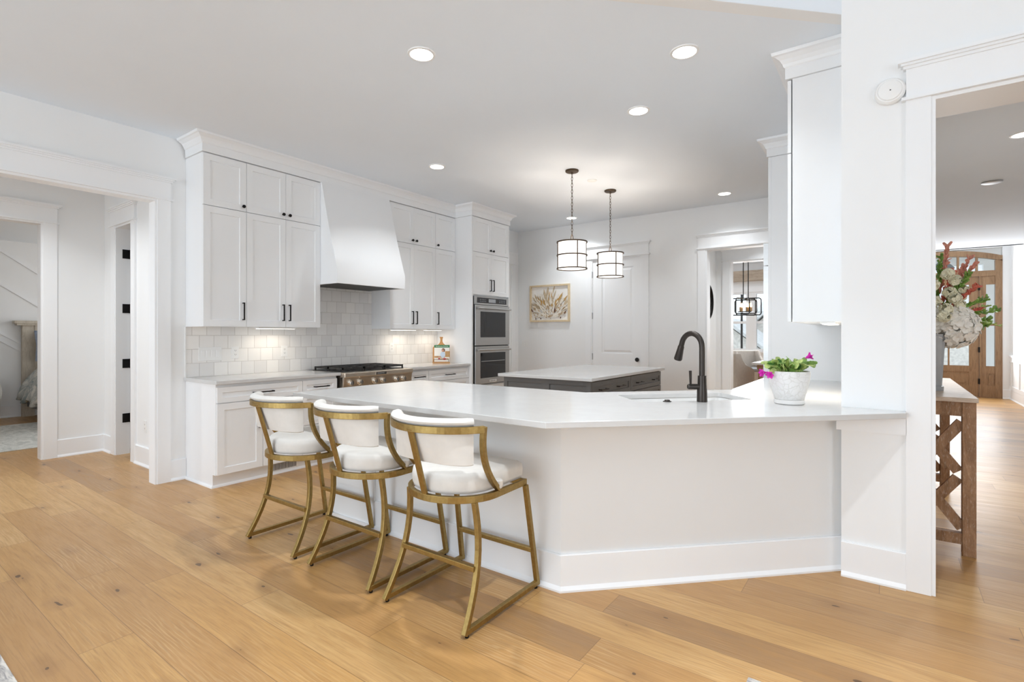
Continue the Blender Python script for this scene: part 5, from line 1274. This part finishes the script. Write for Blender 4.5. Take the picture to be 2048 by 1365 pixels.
for k in range(3):
    ya = y0 + .07 + k * .52; yb = ya + .52; ym = (ya + yb) / 2
    for kk, (pa, pz, qa, qz) in enumerate(((ya, .84, ym, .48), (yb, .84, ym, .48), (ya, .12, ym, .48), (yb, .12, ym, .48), (ya, .48, ym, .84), (ym, .12, yb, .48), (ya, .48, ym, .12), (ym, .84, yb, .48))):
        dy, dz = qa - pa, qz - pz; L = math.hypot(dy, dz); ny, nz = -dz / L * .02, dy / L * .02
        xk = xs + .0008 * kk; m.extr([(xk, pa - ny, pz - nz), (xk, qa - ny, qz - nz), (xk, qa + ny, qz + nz), (xk, pa + ny, pz + nz)], (.022, 0, 0))
m.box(xs, xs + .025, y0 + .07, y1 - .07, .06, .12); m.build('back_lattice', 'console_wood', t)
VX, VY = 0.232, 4.55
t = thing('flower_vase', 'tall gray metal vase on the console table', 'vase', (VX, VY, 0.952))
m = MB(); m.loops([[(r_ * math.cos(math.pi / 4 + k * math.pi / 2 + o_), r_ * math.sin(math.pi / 4 + k * math.pi / 2 + o_), z) for k in range(4) for o_ in (-.12, .12)] for r_, z in ((.088, 0), (.090, .03), (.078, .035), (.100, .37), (.104, .372), (.104, .38), (.096, .38), (.076, .05))], True, True, True); m.build('vase_body', 'galvanised', t)
fl = thing('flower_arrangement', 'big arrangement of white hydrangea, coral and cream flowers in the gray vase', 'flowers', (VX, VY, 1.33))
rnd = random.Random(5)
def keep_off_wall(m):
    for v_ in m.bm.verts: v_.co.x = max(v_.co.x, 0.05 - VX)
def petal_ball(m, c, r, n, size, squash=1.0):
    for k in range(n):
        z = rnd.uniform(-1, 1); a = rnd.uniform(0, 2 * math.pi); q = math.sqrt(1 - z * z)
        d = Vector((q * math.cos(a), q * math.sin(a), z)); p = c + Vector((d.x * r, d.y * r, d.z * r * squash)) * rnd.uniform(.86, 1.03)
        for s_ in range(4):
            an = s_ * math.pi / 2 + rnd.uniform(0, 1); s1 = d.orthogonal().normalized(); s2 = d.cross(s1); o_ = s1 * math.cos(an) + s2 * math.sin(an)
            seg(m, p, o_ + d * rnd.uniform(.0, .5), size, size * .5, d)
m = MB(); hc = CR * .115 + UP * .055 - CF * .03
m.lathe([(0.01, -.10), (.09, -.075), (.125, -.01), (.11, .06), (.05, .10), (.005, .11)], hc, 16); petal_ball(m, hc, .148, 330, .034, .92); keep_off_wall(m); m.build('hydrangea', 'cream_petal', fl)
m = MB(); petal_ball(m, CR * -.05 + UP * .06 + CF * .05, .12, 110, .03, .9); keep_off_wall(m); m.build('hydrangea', 'cream_petal', fl)
def spray(m, p, d, L, n, size, wd, droop=.25):
    p = Vector(p); d = Vector(d).normalized(); q = p.copy(); pts = [q.copy()]
    for k in range(10):
        d = (d + UP * -droop * .1 + Vector((rnd.uniform(-.05, .05),) * 3)).normalized(); q = q + d * L / 10; pts.append(q.copy())
    m.tube(pts, .0022, 5)
    for k in range(n):
        i = rnd.randint(3, 9); b = pts[i].lerp(pts[i + 1], rnd.random()); o_ = Vector((rnd.uniform(-1, 1), rnd.uniform(-1, 1), rnd.uniform(-.4, 1)))
        seg(m, b, o_ * .8 + d * .8, size * rnd.uniform(.7, 1.2), wd, Vector((rnd.uniform(-1, 1), rnd.uniform(-1, 1), 1)))
B0 = CR * .03 + UP * .08
m = MB()
for d, L in (((.55, 0, .9), .46), ((.30, .1, 1.0), .50), ((.75, -.1, .95), .42)): spray(m, B0 + UP * .05, CR * d[0] + CF * d[1] + UP * d[2], L, 70, .040, .010, -.1)
keep_off_wall(m); m.build('pink_plume', 'pink_petal', fl)
m = MB()
for d, L in (((.45, -.2, .62), .34), ((.62, -.2, .30), .27), ((.1, -.2, .8), .36), ((.25, -.3, .5), .30)): spray(m, B0, CR * d[0] + CF * d[1] + UP * d[2], L, 60, .030, .012)
keep_off_wall(m); m.build('coral_flowers', 'coral_petal', fl)
m = MB()
for c in ((.05, -.10, .28), (-.03, -.08, .22), (.12, -.09, .20), (.01, -.12, .17), (.09, -.1, .36), (.16, -.05, .26), (-.06, -.1, .33), (.02, -.12, .40), (.06, -.13, .24), (-.02, -.14, .12), (.13, -.1, .30)): petal_ball(m, CR * c[0] + CF * c[1] + UP * c[2], .026, 24, .024)
keep_off_wall(m); m.build('cream_flowers', 'pale_yellow_petal', fl)
m = MB()
for d, L in (((.9, -.1, .32), .40), ((1.0, 0, .12), .38), ((.05, 0, 1), .46), ((.7, -.2, .5), .34), ((-.2, -.1, .9), .40), ((1.0, -.1, .02), .33), ((.2, -.3, .7), .36)): spray(m, B0, CR * d[0] + CF * d[1] + UP * d[2], L, 80, .036, .008)
keep_off_wall(m); m.build('greenery', 'leaf_green', fl)
m = MB()
for d, L in (((1.0, -.1, .05), .42), ((.95, 0, .40), .40)): spray(m, B0 + UP * .02, CR * d[0] + CF * d[1] + UP * d[2], L, 60, .020, .005)
keep_off_wall(m); m.build('pale_greenery', 'leaf_pale', fl)

# ---------------------------------------------------------------- bedroom glimpsed on the left
t = thing('bed', 'cream painted wooden bed with panelled headboard, glimpsed through the bedroom doorway', 'bed', (-10.3, 2.95, 0))
for y in (2.10, 3.65): m = MB(t); m.box(-11.33, -11.24, y, y + .15, 0, 1.47); m.build('post', 'bed_wood', t)
m = MB(t); m.box(-11.31, -11.26, 2.25, 3.65, .55, 1.47); m.fbox(Fr((-11.26, 0), (0, 1), (1, 0)), 2.25, 3.65, 1.34, 1.47, 0, .03); m.fbox(Fr((-11.26, 0), (0, 1), (1, 0)), 2.25, 2.36, .55, 1.34, 0, .03); m.fbox(Fr((-11.26, 0), (0, 1), (1, 0)), 2.48, 2.52, .55, 1.34, 0, .03); m.build('headboard', 'bed_wood', t)
m = MB(t); m.box(-11.345, -11.20, 2.03, 3.87, 1.47, 1.50); m.box(-11.345, -11.18, 2.00, 3.90, 1.50, 1.545); m.build('headboard_cap', 'bed_wood', t)
m = MB(t); m.box(-11.24, -9.25, 2.16, 2.20, .16, .36); m.box(-11.24, -9.25, 3.70, 3.74, .16, .36); m.build('side_rail', 'lantern_gray', t)
m = MB(t); m.box(-11.2, -9.3, 2.20, 3.70, .36, .62); m.build('mattress', 'sheet_white', t, bevel=0.05)
m = MB(); m.o = Vector((-10.2, 2.9, .62)); n1, n2 = 26, 30; rows = []
rnd = random.Random(3)
for i in range(n1 + 1):
    x = -11.14 + 1.85 * i / n1; row = []
    for j in range(n2 + 1):
        q = j / n2; y = 2.04 + 1.80 * q; dq = min(q, 1 - q) * n2
        z = .80 if dq >= 5 else .80 - .52 * ((5 - dq) / 5) ** 1.6
        row.append((x + rnd.uniform(-.01, .01), y - .03 * math.sin(i * 1.7 + j) * (dq < 5), z + .03 * math.sin(i * .9 + j * .7) + .02 * math.sin(j * 1.9 - i * .6)))
    rows.append(row)
V = [[m.v(p) for p in r_] for r_ in rows]
for i in range(n1):
    for j in range(n2): m.bm.faces.new((V[i][j], V[i + 1][j], V[i + 1][j + 1], V[i][j + 1]))
o = m.build('duvet', 'duvet_print', None, True, subsurf=1); sd = o.modifiers.new('thick', 'SOLIDIFY'); sd.thickness = 0.03; tag(o, 'rumpled blue-gray and cream patterned duvet hanging over the side of the bed', 'duvet')
def cushion(name, label, mat, loc, rz, w_, h_, d_, tilt):
    m = MB(); n = 14; g = []
    for sgn in (1, -1):
        grid = []
        for i in range(n + 1):
            r_ = []
            for j in range(n + 1):
                a, b = 2 * i / n - 1, 2 * j / n - 1; bul = ((1 - a ** 4) * (1 - b ** 4)) ** .5; pin = 1 - .07 * (1 - abs(a)) * abs(b) - .07 * (1 - abs(b)) * abs(a)
                r_.append(m.v((a * w_ / 2 * pin, sgn * d_ / 2 * bul, b * h_ / 2 * pin)))
            grid.append(r_)
        for i in range(n):
            for j in range(n): m.bm.faces.new((grid[i][j], grid[i + 1][j], grid[i + 1][j + 1], grid[i][j + 1]))
    bmesh.ops.remove_doubles(m.bm, verts=m.bm.verts, dist=1e-5)
    o = m.build(name, mat, None, True); o.location = loc; o.rotation_euler = (tilt, 0, rz); tag(o, label, 'pillow'); return o
cushion('pillow', 'blue-gray pillow standing against the headboard', 'blue_pillow', (-11.10, 2.50, 1.14), R90, .56, .50, .15, math.radians(-8))
cushion('pillow', 'cream patterned pillow in front of the blue-gray one', 'duvet_print', (-10.92, 2.62, 1.14), R90, .52, .46, .15, math.radians(-12))
t = thing('boucle_chair', 'cream boucle armchair at the edge of the bedroom doorway', 'chair', (-10.80, 1.32, 0))
m = MB(t); m.loops([[(-10.80 + a * .42 * k, 1.32 + b * .45 * k, z) for a, b in [(math.cos(2 * math.pi * q / 28), math.sin(2 * math.pi * q / 28)) for q in range(28)]] for k, z in ((.85, .06), (.98, .10), (1.0, .25), (1.0, .42), (.9, .46), (.5, .47))], True); m.build('seat', 'boucle', t, True, angle=70)
m = MB(t); rings = []
for q in range(19):
    a = math.radians(80 + 200 * q / 18); ce = (-10.80 + .36 * math.cos(a), 1.32 + .40 * math.sin(a)); rings.append([(ce[0] + .07 * math.cos(b) * math.cos(a), ce[1] + .07 * math.cos(b) * math.sin(a), .46 + .17 * math.sin(b)) for b in [2 * math.pi * w_ / 12 for w_ in range(12)]])
m.loops(rings, True); m.build('backrest', 'boucle', t, True, angle=70)
m = MB(t)
for a in (45, 135, 225, 315): m.lathe([(.02, 0), (.025, .07)], (-10.80 + .3 * math.cos(math.radians(a)), 1.32 + .3 * math.sin(math.radians(a)), 0), 10)
m.build('feet', 'black_metal', t)
def rug(name, label, mat, x0, x1, y0, y1, rz=0):
    m = MB(); m.o = Vector(((x0 + x1) / 2, (y0 + y1) / 2, 0)); m.box(x0, x1, y0, y1, 0.0005, 0.010)
    o = m.build(name, mat, None, bevel=0.003); tag(o, label, 'rug'); return o
rug('area_rug', 'pale woven rug on the bedroom floor beside the bed', 'bedroom_rug', -10.33, -8.05, 1.315, 3.6)
rug('area_rug', 'cream rug with dark flecks, cut off in the bottom left corner', 'living_rug', -5.0, -0.9, -3.2, 0.488)
rug('area_rug', 'pale rug of which one corner pokes up at the bottom edge', 'living_rug', -0.437, 1.4, 0.9, 2.153)

# ---------------------------------------------------------------- outdoors, seen through the glass
m = MB(); m.box(-60, 60, 14.8, 80, -0.5, -0.35); struct('ground', m, 'ground_pale')
def house(label, x0, x1, y0, y1, wall, ridge, along='x'):
    t = thing('house', label, 'house', ((x0 + x1) / 2, (y0 + y1) / 2, -0.35))
    m = MB(t); m.box(x0, x1, y0, y1, -0.35, wall)
    if along == 'y': xm = (x0 + x1) / 2; m.extr([(x0, y0, wall), (x1, y0, wall), (xm, y0, ridge - .1)], (0, y1 - y0, 0))
    m.build('walls', 'brick_pale', t)
    m = MB(t); e = .35
    if along == 'y':
        xm = (x0 + x1) / 2
        m.extr([(x0 - e, y0 - e, wall - .15), (xm, y0 - e, ridge), (x1 + e, y0 - e, wall - .15), (x1 + e, y0 - e, wall), (xm, y0 - e, ridge + .18), (x0 - e, y0 - e, wall)], (0, y1 - y0 + 2 * e, 0))
    else:
        ym = (y0 + y1) / 2
        m.extr([(x0 - e, y0 - e, wall - .15), (x0 - e, ym, ridge), (x0 - e, y1 + e, wall - .15), (x0 - e, y1 + e, wall), (x0 - e, ym, ridge + .18), (x0 - e, y0 - e, wall)], (x1 - x0 + 2 * e, 0, 0))
    m.build('roof', 'roof_gray', t)
    for k in range(3):
        u = x0 + (x1 - x0) * (.2 + .3 * k); m = MB(t); m.box(u - .35, u + .35, y0 - .06, y0 + .01, wall - .85, wall - .15); w_ = m.build('window_frame', 'trim_paint', t)
        m = MB(t); m.box(u - .30, u + .30, y0 - .075, y0 - .055, wall - .80, wall - .20); m.build('pane', 'lantern_gray', w_)
    return t
house('pale brick house with a front gable seen through the dining window', -8.2, -4.9, 27.0, 31.0, 0.55, 1.95, 'y')
house('pale brick gabled house set back to the right of the front gable house', -7.2, -4.3, 32.5, 38.0, 0.9, 2.4, 'y')
house('long pale brick house with a gray roof behind the gabled one', -7.6, 0.0, 42.0, 50.0, 3.0, 4.2, 'x')
house('pale brick house across the street seen through the front door', -2.0, 5.5, 30.0, 38.0, 2.6, 4.6, 'x')
t = thing('porch_post', 'thin dark porch post outside the dining window', 'post', (-3.45, 16.15, -0.35)); m = MB(t); m.box(-3.475, -3.425, 16.12, 16.17, -0.35, 3.2); m.build('post_shaft', 'black_metal', t)
t = thing('porch_railing', 'dark metal porch railing below the dining window', 'railing', (-3.3, 16.0, -0.35))
for za in (.86, 0.0): m = MB(t); m.box(-4.8, -1.6, 15.97, 16.03, za, za + .04); m.build('rail', 'black_metal', t)
m = MB(t)
for k in range(30): m.box(-4.78 + k * .108, -4.76 + k * .108, 15.99, 16.01, -0.35, .87)
m.build('balusters', 'black_metal', t)
t = thing('porch_column', 'white square porch column outside the sidelight', 'column', (1.95, 16.6, -0.35)); m = MB(t); m.box(1.83, 2.07, 16.5, 16.74, -0.35, 3.0); m.build('shaft', 'trim_paint', t)
m = MB(t); m.box(1.78, 2.12, 16.45, 16.79, -.35, 0.0); m.build('plinth', 'trim_paint', t)
m = MB(); m.box(-1.5, 3.6, 14.7, 17.0, 3.35, 3.45); struct('ceiling_porch', m, 'trim_paint')
m = MB(); m.box(-1.5, 3.6, 16.5, 16.75, 3.0, 3.349); trim(m)
t = thing('porch_lantern', 'gray barn-style porch lamp seen through the transom', 'lamp', (1.02, 15.6, 3.35))
m = MB(t); m.tube([(1.02, 15.6, 3.35), (1.02, 15.6, 3.04)], .014, 8); m.build('stem', 'lantern_gray', t)
m = MB(t); m.lathe([(.03, 3.06), (.05, 3.05), (.06, 3.00), (.16, 2.93), (.22, 2.86), (.225, 2.84), (.215, 2.84), (.15, 2.91), (.05, 2.98)], (1.02, 15.6, 0), 28); m.build('lamp_shade', 'lantern_gray', t, True)
t = thing('flag', 'small blue, white and red flag outside the front door glass', 'flag', (0.94, 17.5, 0.3))
m = MB(t); m.tube([(0.88, 17.5, -.35), (1.02, 17.5, 1.28)], .010, 6); m.build('staff', 'stem_tan', t)
for k, (mt, nm) in enumerate((('flag_blue', 'canton'), ('flag_white', 'white_stripe'), ('flag_red', 'red_stripe'))):
    m = MB(t); zt = 1.24 - k * .17; m.extr([(1.015 - k * .014, 17.5, zt), (1.0 - k * .014, 17.5, zt - .17), (.86 - .02 * k, 17.53, zt - .25), (.90 - .02 * k, 17.53, zt - .10)], (0, .006, 0)); m.build(nm, mt, t)
